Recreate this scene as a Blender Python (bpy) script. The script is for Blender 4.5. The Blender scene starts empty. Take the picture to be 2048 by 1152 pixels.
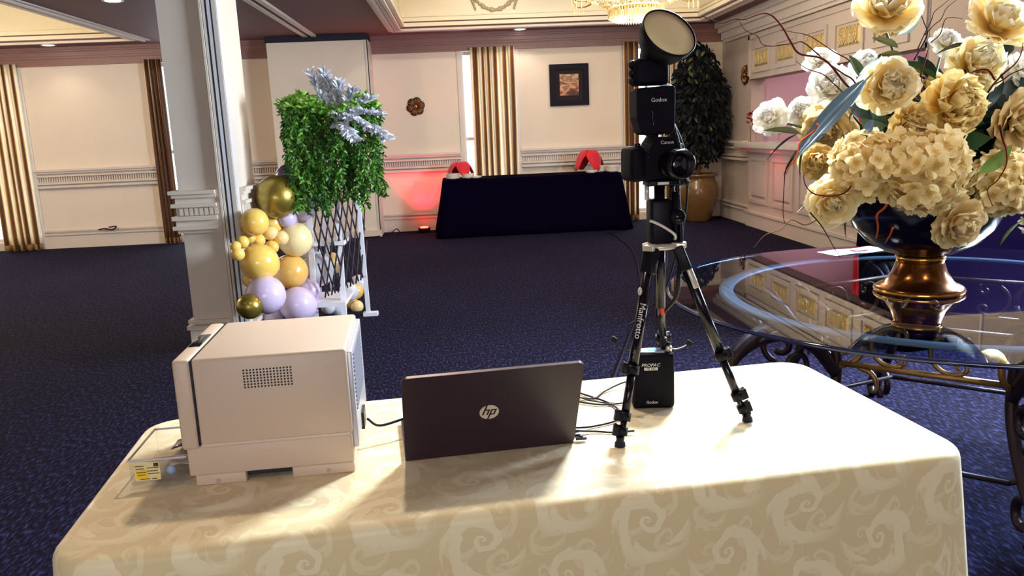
import bpy, bmesh, math, random
from mathutils import Vector as V, Matrix, Quaternion, noise
PI = math.pi
rnd = random.Random(7)
S = bpy.context.scene
COL = S.collection

# ------------------------------------------------------------------ camera, world, lights, exposure
YAW, PITCH, ROLL = math.radians(3.2), math.radians(11.1), math.radians(2.45)
_f = V((math.sin(YAW)*math.cos(PITCH), math.cos(YAW)*math.cos(PITCH), -math.sin(PITCH)))
_r0 = V((math.cos(YAW), -math.sin(YAW), 0)); _u0 = _r0.cross(_f)
_c, _s = math.cos(ROLL), math.sin(ROLL)
_r = _c*_r0 - _s*_u0; _u = _c*_u0 + _s*_r0
cd = bpy.data.cameras.new('camera'); cam = bpy.data.objects.new('camera', cd); COL.objects.link(cam)
cd.sensor_width = 36; cd.lens = 36*1600/2048; cd.clip_start = .05; cd.clip_end = 200
cam.matrix_world = Matrix(((_r.x, _u.x, -_f.x, 0), (_r.y, _u.y, -_f.y, 0), (_r.z, _u.z, -_f.z, 1.47), (0, 0, 0, 1)))
S.camera = cam
S.view_settings.view_transform = 'Standard'; S.view_settings.look = 'None'
S.view_settings.gamma = 1; S.view_settings.use_curve_mapping = False
S.view_settings.exposure = 0.65
S.cycles.max_bounces = 8; S.cycles.transparent_max_bounces = 12; S.cycles.sample_clamp_indirect = 6
S.cycles.caustics_reflective = False; S.cycles.caustics_refractive = False

def lin(c):
    return tuple((x/255/12.92 if x/255 <= .04045 else ((x/255+.055)/1.055)**2.4) for x in c[:3])
def rgba(c): return (*lin(c), 1)

w = bpy.data.worlds.new('daylight'); S.world = w; w.use_nodes = True
bg = w.node_tree.nodes['Background']; bg.inputs[0].default_value = (.86, .93, 1, 1); bg.inputs[1].default_value = 3.0

def light(name, typ, loc, energy, color, size=.2, sy=None, aim=None, spot=None, blend=.5, spread=None):
    l = bpy.data.lights.new(name, typ); l.energy = energy; l.color = color
    if typ == 'AREA':
        l.shape = 'RECTANGLE'; l.size = size; l.size_y = sy or size
    else: l.shadow_soft_size = size
    if spread: l.spread = math.radians(spread)
    if spot: l.spot_size = math.radians(spot); l.spot_blend = blend
    o = bpy.data.objects.new(name, l); COL.objects.link(o); o.location = loc
    if aim is not None: o.rotation_euler = (V(aim)-V(loc)).to_track_quat('-Z', 'Y').to_euler()
    return o
WARM = (1, .84, .66); COOL = (.80, .90, 1)
# daylight through the large side window and front fill from an added window behind the camera
light('side_window_light', 'AREA', (4.08, 4.1, 1.95), 430, (.70, .85, 1), 1.5, 1.2, aim=(0, 3.8, 1.2))
light('front_fill_light', 'AREA', (-.6, -3.9, 1.75), 40, (1, .90, .80), 3.4, 1.7, aim=(-.2, 3, 1.1))

# ------------------------------------------------------------------ materials
MATS = {}
def mat(name, col, rough=.5, metal=0., spec=.5, var=0., vscale=6., bump=0., bscale=40., sheen=0., coat=0., emit=0., ecol=None, alpha=None):
    if name in MATS: return MATS[name]
    m = bpy.data.materials.new(name); m.use_nodes = True; nt = m.node_tree; N = nt.nodes; L = nt.links
    b = N['Principled BSDF']; c = rgba(col)
    b.inputs['Base Color'].default_value = c; b.inputs['Roughness'].default_value = rough
    b.inputs['Metallic'].default_value = metal; b.inputs['Specular IOR Level'].default_value = spec
    if sheen: b.inputs['Sheen Weight'].default_value = sheen
    if coat: b.inputs['Coat Weight'].default_value = coat; b.inputs['Coat Roughness'].default_value = .08
    if emit:
        b.inputs['Emission Color'].default_value = rgba(ecol or col); b.inputs['Emission Strength'].default_value = emit
    if var or bump:
        tc = N.new('ShaderNodeTexCoord')
        if var:
            n = N.new('ShaderNodeTexNoise'); n.inputs['Scale'].default_value = vscale; n.inputs['Detail'].default_value = 5
            L.new(tc.outputs['Object'], n.inputs['Vector'])
            mx = N.new('ShaderNodeMix'); mx.data_type = 'RGBA'; mx.inputs['A'].default_value = tuple(x*(1-var) for x in c[:3])+(1,)
            mx.inputs['B'].default_value = tuple(min(1, x*(1+var)) for x in c[:3])+(1,)
            L.new(n.outputs['Fac'], mx.inputs['Factor']); L.new(mx.outputs['Result'], b.inputs['Base Color'])
        if bump:
            n2 = N.new('ShaderNodeTexNoise'); n2.inputs['Scale'].default_value = bscale; n2.inputs['Detail'].default_value = 4
            L.new(tc.outputs['Object'], n2.inputs['Vector'])
            bp = N.new('ShaderNodeBump'); bp.inputs['Strength'].default_value = bump; bp.inputs['Distance'].default_value = .01
            L.new(n2.outputs['Fac'], bp.inputs['Height']); L.new(bp.outputs['Normal'], b.inputs['Normal'])
    MATS[name] = m; return m
def nodes(m): return m.node_tree.nodes, m.node_tree.links, m.node_tree.nodes['Principled BSDF']
def math_node(N, L, op, a, b=None):
    n = N.new('ShaderNodeMath'); n.operation = op
    for i, x in enumerate((a, b)):
        if x is None: continue
        if isinstance(x, (int, float)): n.inputs[i].default_value = x
        else: L.new(x, n.inputs[i])
    return n.outputs[0]
def ramp(N, L, fac, stops):
    r = N.new('ShaderNodeValToRGB'); e = r.color_ramp.elements
    while len(e) < len(stops): e.new(.5)
    for q, (p, c) in zip(e, stops): q.position = p; q.color = rgba(c)
    L.new(fac, r.inputs[0]); return r.outputs[0]

def carpet_mat():
    m = mat('carpet', (42, 46, 86), .95, spec=.1); N, L, b = nodes(m)
    tc = N.new('ShaderNodeTexCoord'); mp = N.new('ShaderNodeMapping'); mp.inputs['Scale'].default_value = (46, 15, 1)
    mp.inputs['Rotation'].default_value = (0, 0, .12)
    L.new(tc.outputs['Object'], mp.inputs[0])
    n = N.new('ShaderNodeTexNoise'); n.inputs['Scale'].default_value = 1.6; n.inputs['Detail'].default_value = 3
    L.new(mp.outputs[0], n.inputs['Vector'])
    n2 = N.new('ShaderNodeTexNoise'); n2.inputs['Scale'].default_value = .9; L.new(tc.outputs['Object'], n2.inputs['Vector'])
    c1 = ramp(N, L, n.outputs['Fac'], [(.34, (11, 3, 20)), (.52, (24, 19, 46)), (.68, (56, 59, 104))])
    mx = N.new('ShaderNodeMix'); mx.data_type = 'RGBA'; mx.blend_type = 'MULTIPLY'; mx.inputs['Factor'].default_value = .5
    L.new(c1, mx.inputs['A']); L.new(n2.outputs['Fac'], mx.inputs['B']); L.new(mx.outputs['Result'], b.inputs['Base Color'])
    bp = N.new('ShaderNodeBump'); bp.inputs['Strength'].default_value = .6; bp.inputs['Distance'].default_value = .012
    L.new(n.outputs['Fac'], bp.inputs['Height']); L.new(bp.outputs['Normal'], b.inputs['Normal'])
    return m
def damask_mat():
    m = mat('damask', (226, 208, 168), .42, spec=.35, sheen=.2); N, L, b = nodes(m)
    uv = N.new('ShaderNodeUVMap'); uv.uv_map = 'UVMap'
    nz = N.new('ShaderNodeTexNoise'); nz.inputs['Scale'].default_value = 7; nz.inputs['Detail'].default_value = 1; L.new(uv.outputs[0], nz.inputs['Vector'])
    ad = N.new('ShaderNodeVectorMath'); ad.operation = 'MULTIPLY_ADD'; L.new(nz.outputs['Color'], ad.inputs[0])
    ad.inputs[1].default_value = (.05, .05, 0); L.new(uv.outputs[0], ad.inputs[2])
    Mt_ = lambda op, a, b=None: math_node(N, L, op, a, b)
    sp = N.new('ShaderNodeSeparateXYZ'); L.new(ad.outputs[0], sp.inputs[0])
    n3 = N.new('ShaderNodeTexNoise'); n3.inputs['Scale'].default_value = 60; n3.inputs['Detail'].default_value = 2; L.new(uv.outputs[0], n3.inputs['Vector'])
    def scroll(size, ou, ov, K, lobes, thr):
        u = Mt_('ADD', Mt_('DIVIDE', sp.outputs[0], size), ou); iu = Mt_('FLOOR', u); fu = Mt_('SUBTRACT', Mt_('SUBTRACT', u, iu), .5)
        par = Mt_('MODULO', Mt_('ADD', iu, 100), 2)
        v = Mt_('ADD', Mt_('ADD', Mt_('DIVIDE', sp.outputs[1], size*1.1), ov), Mt_('MULTIPLY', par, .5)); iv = Mt_('FLOOR', v); fv = Mt_('SUBTRACT', Mt_('SUBTRACT', v, iv), .5)
        sg = Mt_('SUBTRACT', Mt_('MULTIPLY', Mt_('MODULO', Mt_('ADD', iv, 100), 2), 2), 1); fu = Mt_('MULTIPLY', fu, sg)
        r = Mt_('ADD', Mt_('SQRT', Mt_('ADD', Mt_('MULTIPLY', fu, fu), Mt_('MULTIPLY', fv, fv))), .012); an = Mt_('ARCTAN2', fv, fu)
        ph = Mt_('ADD', an, Mt_('MULTIPLY', Mt_('LOGARITHM', r, math.e), K))
        lob = Mt_('MULTIPLY', Mt_('SINE', Mt_('ADD', Mt_('MULTIPLY', an, lobes), Mt_('MULTIPLY', r, 30))), Mt_('MULTIPLY', r, 1.1))
        b_ = Mt_('SUBTRACT', Mt_('ADD', Mt_('SINE', ph), lob), thr)
        b_ = Mt_('ADD', b_, Mt_('MULTIPLY', Mt_('SUBTRACT', n3.outputs['Fac'], .5), 1.0))
        fade = Mt_('MULTIPLY', Mt_('SUBTRACT', .62, r), 6)
        k = N.new('ShaderNodeClamp'); L.new(Mt_('MULTIPLY', b_, 4), k.inputs[0]); f2 = N.new('ShaderNodeClamp'); L.new(fade, f2.inputs[0])
        return Mt_('MULTIPLY', k.outputs[0], f2.outputs[0])
    one = scroll(.17, .2, .1, 4.2, 7, .25); two = scroll(.085, .45, .63, 3.4, 5, .45)
    fc = N.new('ShaderNodeClamp'); L.new(Mt_('MAXIMUM', one, Mt_('MULTIPLY', two, .55)), fc.inputs[0])
    col = ramp(N, L, fc.outputs[0], [(0, (226, 205, 158)), (1, (241, 226, 186))]); L.new(col, b.inputs['Base Color'])
    ro = math_node(N, L, 'ADD', math_node(N, L, 'MULTIPLY', fc.outputs[0], -.12), .52); L.new(ro, b.inputs['Roughness'])
    wv = N.new('ShaderNodeTexNoise'); wv.inputs['Scale'].default_value = 400; L.new(uv.outputs[0], wv.inputs['Vector'])
    bp = N.new('ShaderNodeBump'); bp.inputs['Strength'].default_value = .06; bp.inputs['Distance'].default_value = .002
    L.new(wv.outputs['Fac'], bp.inputs['Height']); L.new(bp.outputs['Normal'], b.inputs['Normal'])
    return m
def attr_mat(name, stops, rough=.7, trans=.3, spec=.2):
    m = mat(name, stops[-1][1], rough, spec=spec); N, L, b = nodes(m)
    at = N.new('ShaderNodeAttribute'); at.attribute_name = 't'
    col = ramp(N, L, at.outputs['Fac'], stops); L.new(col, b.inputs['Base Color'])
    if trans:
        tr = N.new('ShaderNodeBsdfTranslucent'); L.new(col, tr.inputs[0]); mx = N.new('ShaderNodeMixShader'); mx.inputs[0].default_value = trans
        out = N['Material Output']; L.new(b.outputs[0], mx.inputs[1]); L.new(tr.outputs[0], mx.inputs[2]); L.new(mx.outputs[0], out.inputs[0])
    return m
def clear_mat(name, tint, rough=.02, mixv=.12, spec_tint=(1, 1, 1), fk=.8, ior=1.5):
    # thin clear sheet: transparent with a Fresnel reflection
    if name in MATS: return MATS[name]
    m = mat(name, tint, rough); N, L, b = nodes(m)
    tr = N.new('ShaderNodeBsdfTransparent'); tr.inputs[0].default_value = rgba(tint)
    gl = N.new('ShaderNodeBsdfGlossy'); gl.inputs['Roughness'].default_value = rough; gl.inputs[0].default_value = (*spec_tint, 1)
    fr = N.new('ShaderNodeFresnel'); fr.inputs[0].default_value = ior
    fac = math_node(N, L, 'ADD', math_node(N, L, 'MULTIPLY', fr.outputs[0], fk), mixv)
    ge = N.new('ShaderNodeNewGeometry'); fac = math_node(N, L, 'MULTIPLY', fac, math_node(N, L, 'SUBTRACT', 1, ge.outputs['Backfacing']))   # one reflection per sheet
    mx = N.new('ShaderNodeMixShader'); L.new(fac, mx.inputs[0]); L.new(tr.outputs[0], mx.inputs[1]); L.new(gl.outputs[0], mx.inputs[2])
    L.new(mx.outputs[0], N['Material Output'].inputs[0]); return m

# ------------------------------------------------------------------ mesh helpers
class MB:
    def __init__(s): s.v = []; s.f = []; s.sm = []; s.t = None
    def add(s, vs, fs, smooth=False):
        o = len(s.v); s.v += [tuple(p) for p in vs]; s.f += [tuple(i+o for i in f) for f in fs]; s.sm += [smooth]*len(fs); return s
    def box(s, x0, x1, y0, y1, z0, z1, M=None):
        vs = [V((x, y, z)) for z in (z0, z1) for y in (y0, y1) for x in (x0, x1)]
        if M: vs = [M @ p for p in vs]
        return s.add(vs, [(0, 2, 3, 1), (4, 5, 7, 6), (0, 1, 5, 4), (2, 6, 7, 3), (0, 4, 6, 2), (1, 3, 7, 5)])
    def rbox(s, x0, x1, y0, y1, z0, z1, r=.005, seg=2, M=None):
        bm = bmesh.new(); bmesh.ops.create_cube(bm, size=1)
        for p in bm.verts: p.co = V(((x0+x1)/2+p.co.x*(x1-x0), (y0+y1)/2+p.co.y*(y1-y0), (z0+z1)/2+p.co.z*(z1-z0)))
        bmesh.ops.bevel(bm, geom=bm.edges[:], offset=r, segments=seg, profile=.5, affect='EDGES', clamp_overlap=True)
        return s.bm(bm, M)
    def bm(s, bm, M=None, smooth=True):
        bm.verts.index_update(); vs = [(M @ p.co if M else p.co.copy()) for p in bm.verts]
        s.add(vs, [tuple(q.index for q in f.verts) for f in bm.faces], smooth); bm.free(); return s
    def tube(s, pts, r, seg=8, caps=True, closed=False, flat=None):
        pts = [V(p) for p in pts]; n = len(pts); rs = r if isinstance(r, (list, tuple)) else [r]*n
        vs = []; fs = []; up = None
        for i in range(n):
            if closed: d = pts[(i+1) % n]-pts[i-1]
            else: d = pts[min(i+1, n-1)]-pts[max(i-1, 0)]
            d = d.normalized() if d.length > 1e-9 else V((0, 0, 1))
            if up is None: up = d.orthogonal().normalized()
            if flat is not None: up = V(flat)
            a = (up - d*up.dot(d)); a = a.normalized() if a.length > 1e-6 else d.orthogonal().normalized(); up = a; b = d.cross(a)
            for k in range(seg):
                an = 2*PI*k/seg; vs.append(pts[i]+(a*math.cos(an)+b*math.sin(an))*rs[i])
        m = n if closed else n-1
        for i in range(m):
            for k in range(seg):
                j = (i+1) % n; fs.append((i*seg+k, i*seg+(k+1) % seg, j*seg+(k+1) % seg, j*seg+k))
        s.add(vs, fs, True)
        if caps and not closed: s.add([], []); o = len(s.v)-n*seg; s.f += [tuple(o+k for k in range(seg))[::-1], tuple(o+(n-1)*seg+k for k in range(seg))]; s.sm += [False, False]
        return s
    def cyl(s, p0, p1, r0, r1=None, seg=16): return s.tube([p0, p1], [r0, r0 if r1 is None else r1], seg)
    def lathe(s, prof, seg=24, M=None, c=(0, 0, 0), smooth=True, caps=True):
        vs = []; fs = []; n = len(prof); c = V(c)
        for r, z in prof:
            for k in range(seg):
                a = 2*PI*k/seg; p = V((r*math.cos(a), r*math.sin(a), z)); vs.append((M @ p if M else p)+c)
        for i in range(n-1):
            for k in range(seg): fs.append((i*seg+k, i*seg+(k+1) % seg, (i+1)*seg+(k+1) % seg, (i+1)*seg+k))
        s.add(vs, fs, smooth); o = len(s.v)-n*seg
        if not caps: return s
        if prof[0][0] > 1e-4: s.f.append(tuple(o+k for k in range(seg))[::-1]); s.sm.append(False)
        if prof[-1][0] > 1e-4: s.f.append(tuple(o+(n-1)*seg+k for k in range(seg))); s.sm.append(False)
        return s
    def prism(s, poly, z0, z1, M=None):
        n = len(poly); vs = [V((x, y, z0)) for x, y in poly]+[V((x, y, z1)) for x, y in poly]
        if M: vs = [M @ p for p in vs]
        return s.add(vs, [tuple(range(n))[::-1], tuple(range(n, 2*n))]+[(i, (i+1) % n, n+(i+1) % n, n+i) for i in range(n)])
    def grid(s, fn, nu, nv, smooth=True):
        vs = [fn(i/nu, j/nv) for j in range(nv+1) for i in range(nu+1)]
        return s.add(vs, [(j*(nu+1)+i, j*(nu+1)+i+1, (j+1)*(nu+1)+i+1, (j+1)*(nu+1)+i) for j in range(nv) for i in range(nu)], smooth)
    def ell(s, c, rx, ry, rz, seg=20, rings=12, M=None):
        c = V(c); prof = [(max(1e-5, math.sin(PI*i/rings)), -math.cos(PI*i/rings)) for i in range(rings+1)]
        D = Matrix.Diagonal((rx, ry, rz, 1)); return s.lathe(prof, seg, (M @ D if M else D), c)
    def mesh(s, name, m=None):
        me = bpy.data.meshes.new(name); me.from_pydata(s.v, [], s.f)
        me.polygons.foreach_set('use_smooth', s.sm)
        if s.t is not None:
            a = me.attributes.new('t', 'FLOAT', 'POINT'); a.data.foreach_set('value', s.t)
        if m: me.materials.append(m)
        me.update(); return me
    def build(s, name, m, parent=None, world=False, fix=False):
        if world and parent is not None:
            I = wmat(parent).inverted(); s.v = [tuple(I @ V(p)) for p in s.v]
        me = s.mesh(name, m)
        if fix:
            b = bmesh.new(); b.from_mesh(me); bmesh.ops.recalc_face_normals(b, faces=b.faces[:]); b.to_mesh(me); b.free()
        return link(name, me, parent)
def wmat(o):
    m = o.matrix_basis.copy()
    while o.parent: o = o.parent; m = o.matrix_basis @ m
    return m
def link(name, me, parent=None):
    o = bpy.data.objects.new(name, me); COL.objects.link(o)
    if parent: o.parent = parent
    return o
def tag(o, label, cat, group=None):
    o['label'] = label; o['category'] = cat
    if group: o['group'] = group
    return o
def lab(o, label): o['label'] = label; return o
def thing(name, label, cat, loc=(0, 0, 0), rz=0, group=None):
    o = bpy.data.objects.new(name, None); COL.objects.link(o); o.location = loc; o.rotation_euler = (0, 0, rz); o.empty_display_size = .05
    bpy.context.view_layer.update() if False else None
    o.matrix_basis = Matrix.Translation(V(loc)) @ Matrix.Rotation(rz, 4, 'Z')
    return tag(o, label, cat, group)
def struct(name, mb, m, parent=None):
    o = mb.build(name, m, parent)
    if not parent: o['kind'] = 'structure'
    return o
def frame(origin, x, y):
    x = V(x).normalized(); z = x.cross(V(y)).normalized(); y = z.cross(x); o = V(origin)
    return Matrix(((x.x, y.x, z.x, o.x), (x.y, y.y, z.y, o.y), (x.z, y.z, z.z, o.z), (0, 0, 0, 1)))
def axis(c, n, up=(0, 0, 1)):
    n = V(n).normalized(); u = V(up)
    if abs(n.dot(u)) > .99: u = V((0, 1, 0))
    x = u.cross(n).normalized(); return frame(c, x, n.cross(x))
def text(name, body, size, M, m, parent, shear=0., depth=.0004, world=True, sx=1.):
    c = bpy.data.curves.new(name, 'FONT'); c.body = body; c.size = size; c.align_x = 'CENTER'; c.align_y = 'CENTER'; c.shear = shear
    c.extrude = depth; c.resolution_u = 3
    o = bpy.data.objects.new(name, c); me = bpy.data.meshes.new_from_object(o); bpy.data.objects.remove(o); bpy.data.curves.remove(c)
    me.transform(Matrix.Diagonal((sx, 1, 1, 1)))
    me.transform((wmat(parent).inverted() @ M) if world else M); me.materials.clear(); me.materials.append(m); me.name = name
    return link(name, me, parent)
def crv(pts, n=6):
    # Catmull-Rom through the points
    P = [V(p) for p in pts]; P = [P[0]*2-P[1]]+P+[P[-1]*2-P[-2]]; out = []
    for i in range(1, len(P)-2):
        for k in range(n):
            t = k/n; a, b, c, d = P[i-1:i+3]
            out.append(.5*((2*b)+(c-a)*t+(2*a-5*b+4*c-d)*t*t+(3*b-a-3*c+d)*t**3))
    out.append(P[-2]); return out
def sheet(me_obj, th):
    md = me_obj.modifiers.new('thickness', 'SOLIDIFY'); md.thickness = th; md.offset = 0
def crv2(pts, n=6): return [(p.x, p.y) for p in crv([(a, b, 0) for a, b in pts], n)]
BALLOONS = [
    ((-1.376, 6.050, 1.063), 0.159, 'chrome', 'biggest dull gold balloon at the top of the cluster'),
    ((-1.331, 6.350, 1.180), 0.116, 'plum', 'dark purple balloon peeking out above the big gold one'),
    ((-1.275, 6.350, 0.964), 0.133, 'lilac', 'lilac balloon behind the big gold one under the greenery'),
    ((-1.329, 6.100, 0.895), 0.071, 'lilac', 'small lilac balloon just under the big gold one'),
    ((-1.461, 5.670, 0.922), 0.098, 'yellow', 'medium yellow balloon left below the big gold one'),
    ((-1.461, 6.110, 0.863), 0.098, 'yellow', 'medium yellow balloon directly beneath the big gold one'),
    ((-1.470, 5.800, 0.869), 0.054, 'yellow', 'small yellow balloon in front of the left medium yellow one'),
    ((-1.404, 5.860, 0.819), 0.054, 'peach', 'small pale yellow balloon above the row of tiny ones'),
    ((-1.338, 5.880, 0.776), 0.055, 'peach', 'small peach balloon overlapping the large cream one'),
    ((-1.517, 5.712, 0.811), 0.042, 'yellow', 'tiny yellow balloon at the top of the left cluster'),
    ((-1.469, 5.760, 0.781), 0.048, 'yellow', 'tiny yellow balloon in the middle of the left cluster'),
    ((-1.515, 5.516, 0.805), 0.044, 'yellow', 'tiny yellow balloon at the left of the middle one'),
    ((-1.523, 5.368, 0.795), 0.036, 'yellow', 'leftmost tiny yellow balloon by the column'),
    ((-1.513, 5.360, 0.746), 0.046, 'yellow', 'lowest tiny yellow balloon beside the column'),
    ((-1.399, 5.840, 0.719), 0.049, 'yellow', 'tiny yellow balloon hanging beneath the small peach one'),
    ((-1.292, 6.150, 0.728), 0.133, 'cream', 'large cream balloon next to the white shelf post'),
    ((-1.428, 5.563, 0.651), 0.131, 'yellow', 'large yellow balloon in the middle left of the cluster'),
    ((-1.352, 6.150, 0.483), 0.134, 'orange', 'large orange balloon below the large cream one'),
    ((-1.497, 5.585, 0.528), 0.063, 'yellow', 'small yellow balloon under the large yellow one'),
    ((-1.491, 6.150, 0.424), 0.065, 'yellow', 'small yellow balloon between the large yellow and orange ones'),
    ((-1.391, 5.500, 0.433), 0.134, 'lilac', 'large lilac balloon at the lower left'),
    ((-1.283, 5.980, 0.256), 0.136, 'lilac', 'large lilac balloon at the lower middle'),
    ((-1.254, 6.250, 0.301), 0.106, 'lilac', 'medium lilac balloon beside the lower white shelf'),
    ((-1.473, 5.363, 0.386), 0.087, 'chrome', 'shiny gold balloon low beside the column'),
    ((-1.207, 6.450, 0.436), 0.137, 'grey', 'large pale grey balloon behind the white shelf post'),
    ((-1.258, 6.500, 0.545), 0.089, 'grey', 'medium grey balloon above the large pale grey one'),
    ((-1.134, 6.750, 0.437), 0.093, 'peach', 'peach balloon seen through the trellis'),
    ((-1.485, 6.011, 0.164), 0.076, 'lilac', 'small lilac balloon at the bottom behind the printer'),
    ((-1.181, 6.650, 0.081), 0.059, 'grey', 'small grey balloon below the lower white shelf'),
    ((-1.099, 6.720, 0.044), 0.064, 'grey', 'small blue-grey balloon between the shelf posts'),
    ((-1.027, 6.850, 0.166), 0.082, 'grey', 'white balloon behind the right shelf post'),
    ((-0.956, 7.000, 0.208), 0.079, 'grey', 'white balloon outermost to the right of the shelf'),
    ((-0.981, 6.920, 0.154), 0.070, 'orange', 'orange balloon between the two white right ones'),
    ((-0.968, 6.850, 0.034), 0.056, 'peach', 'small peach balloon lowest on the right side'),
    ((-1.016, 6.900, 0.057), 0.052, 'orange', 'small orange balloon beside the lowest right peach one'),
]
FLOWERS = [
    ((1.515, 2.860, 1.829), 0.124, 'open', (-0.172, -0.802, 0.573), 'pale yellow open peony cut by the top edge of the photo'),
    ((1.958, 2.900, 1.768), 0.131, 'open', (0.056, -0.734, 0.677), 'cream peony at the upper right corner'),
    ((1.459, 2.720, 1.563), 0.105, 'ball', (-0.099, -0.990, 0.099), 'round cream peony facing the camera at the centre top'),
    ((1.838, 2.840, 1.624), 0.114, 'ball', (0.161, -0.860, 0.484), 'cream peony below the upper right corner one'),
    ((1.705, 2.740, 1.491), 0.126, 'ruffle', (0.205, -0.973, 0.102), 'large ruffled golden peony right of the round cream one'),
    ((1.556, 2.740, 1.436), 0.084, 'ruffle', (0.000, -1.000, 0.000), 'small yellow centred bloom under the round cream peony'),
    ((1.390, 2.700, 1.309), 0.117, 'hyd', (-0.312, -0.937, 0.156), 'cream hydrangea on the left above the urn bowl'),
    ((1.550, 2.640, 1.282), 0.145, 'hyd', (0.000, -1.000, 0.000), 'biggest cream hydrangea in the middle front'),
    ((1.287, 2.860, 1.313), 0.072, 'ball', (-0.309, -0.928, -0.206), 'small yellow carnation-like bloom above the lower left peony'),
    ((1.290, 2.740, 1.181), 0.097, 'open', (-0.262, -0.942, -0.209), 'open yellow peony lowest on the left side'),
    ((1.674, 2.620, 1.103), 0.105, 'open', (0.103, -0.927, -0.361), 'drooping cream peony hanging over the urn bowl'),
    ((1.150, 2.950, 1.477), 0.073, 'open', (-0.768, -0.549, 0.329), 'white peony farthest to the left'),
    ((1.939, 2.740, 1.434), 0.123, 'open', (0.325, -0.921, -0.217), 'cream peony at the right edge halfway up'),
    ((1.873, 2.700, 1.220), 0.115, 'hyd', (0.314, -0.943, -0.105), 'cream hydrangea low at the right edge'),
    ((1.359, 2.940, 1.432), 0.110, 'open', (-0.538, -0.754, -0.377), 'tan shaded peony on the left turned downward'),
    ((1.425, 3.060, 1.572), 0.101, 'ball', (-0.303, -0.808, 0.505), 'white topped peony behind the dark glossy leaf'),
    ((1.421, 3.160, 1.684), 0.069, 'open', (-0.426, -0.640, 0.640), 'small white peony in the upper left background'),
    ((1.303, 3.040, 1.494), 0.063, 'ball', (-0.518, -0.830, 0.207), 'small white bloom between the two left peonies'),
    ((1.888, 3.100, 1.729), 0.064, 'ball', (0.000, -0.759, 0.651), 'small white bloom high between the two top peonies'),
    ((1.739, 2.960, 1.562), 0.074, 'ruffle', (0.206, -0.928, 0.309), 'yellow bloom tucked behind the round cream peony'),
    ((2.125, 2.980, 1.614), 0.079, 'ball', (0.318, -0.848, 0.424), 'white bloom cut by the right edge near the top'),
    ((1.624, 3.200, 1.668), 0.066, 'ball', (-0.105, -0.843, 0.527), 'white bloom far behind the round cream peony'),
    ((2.159, 2.800, 1.319), 0.123, 'ball', (0.527, -0.843, 0.105), 'cream bloom just beyond the right edge, halfway up'),
    ((2.293, 2.950, 1.533), 0.128, 'open', (0.640, -0.640, 0.426), 'cream bloom just beyond the right edge, upper one'),
    ((2.099, 2.720, 1.113), 0.114, 'hyd', (0.518, -0.830, -0.207), 'cream hydrangea just beyond the right edge, lowest one'),
    ((2.425, 3.050, 1.185), 0.131, 'open', (0.894, -0.447, 0.000), 'cream bloom on the far right side of the urn'),
    ((2.249, 3.250, 1.244), 0.138, 'ball', (0.535, 0.802, 0.267), 'cream bloom on the back right side of the urn'),
    ((1.832, 3.280, 1.282), 0.138, 'ball', (-0.236, 0.943, 0.236), 'cream bloom on the back side of the urn'),
]
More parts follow.
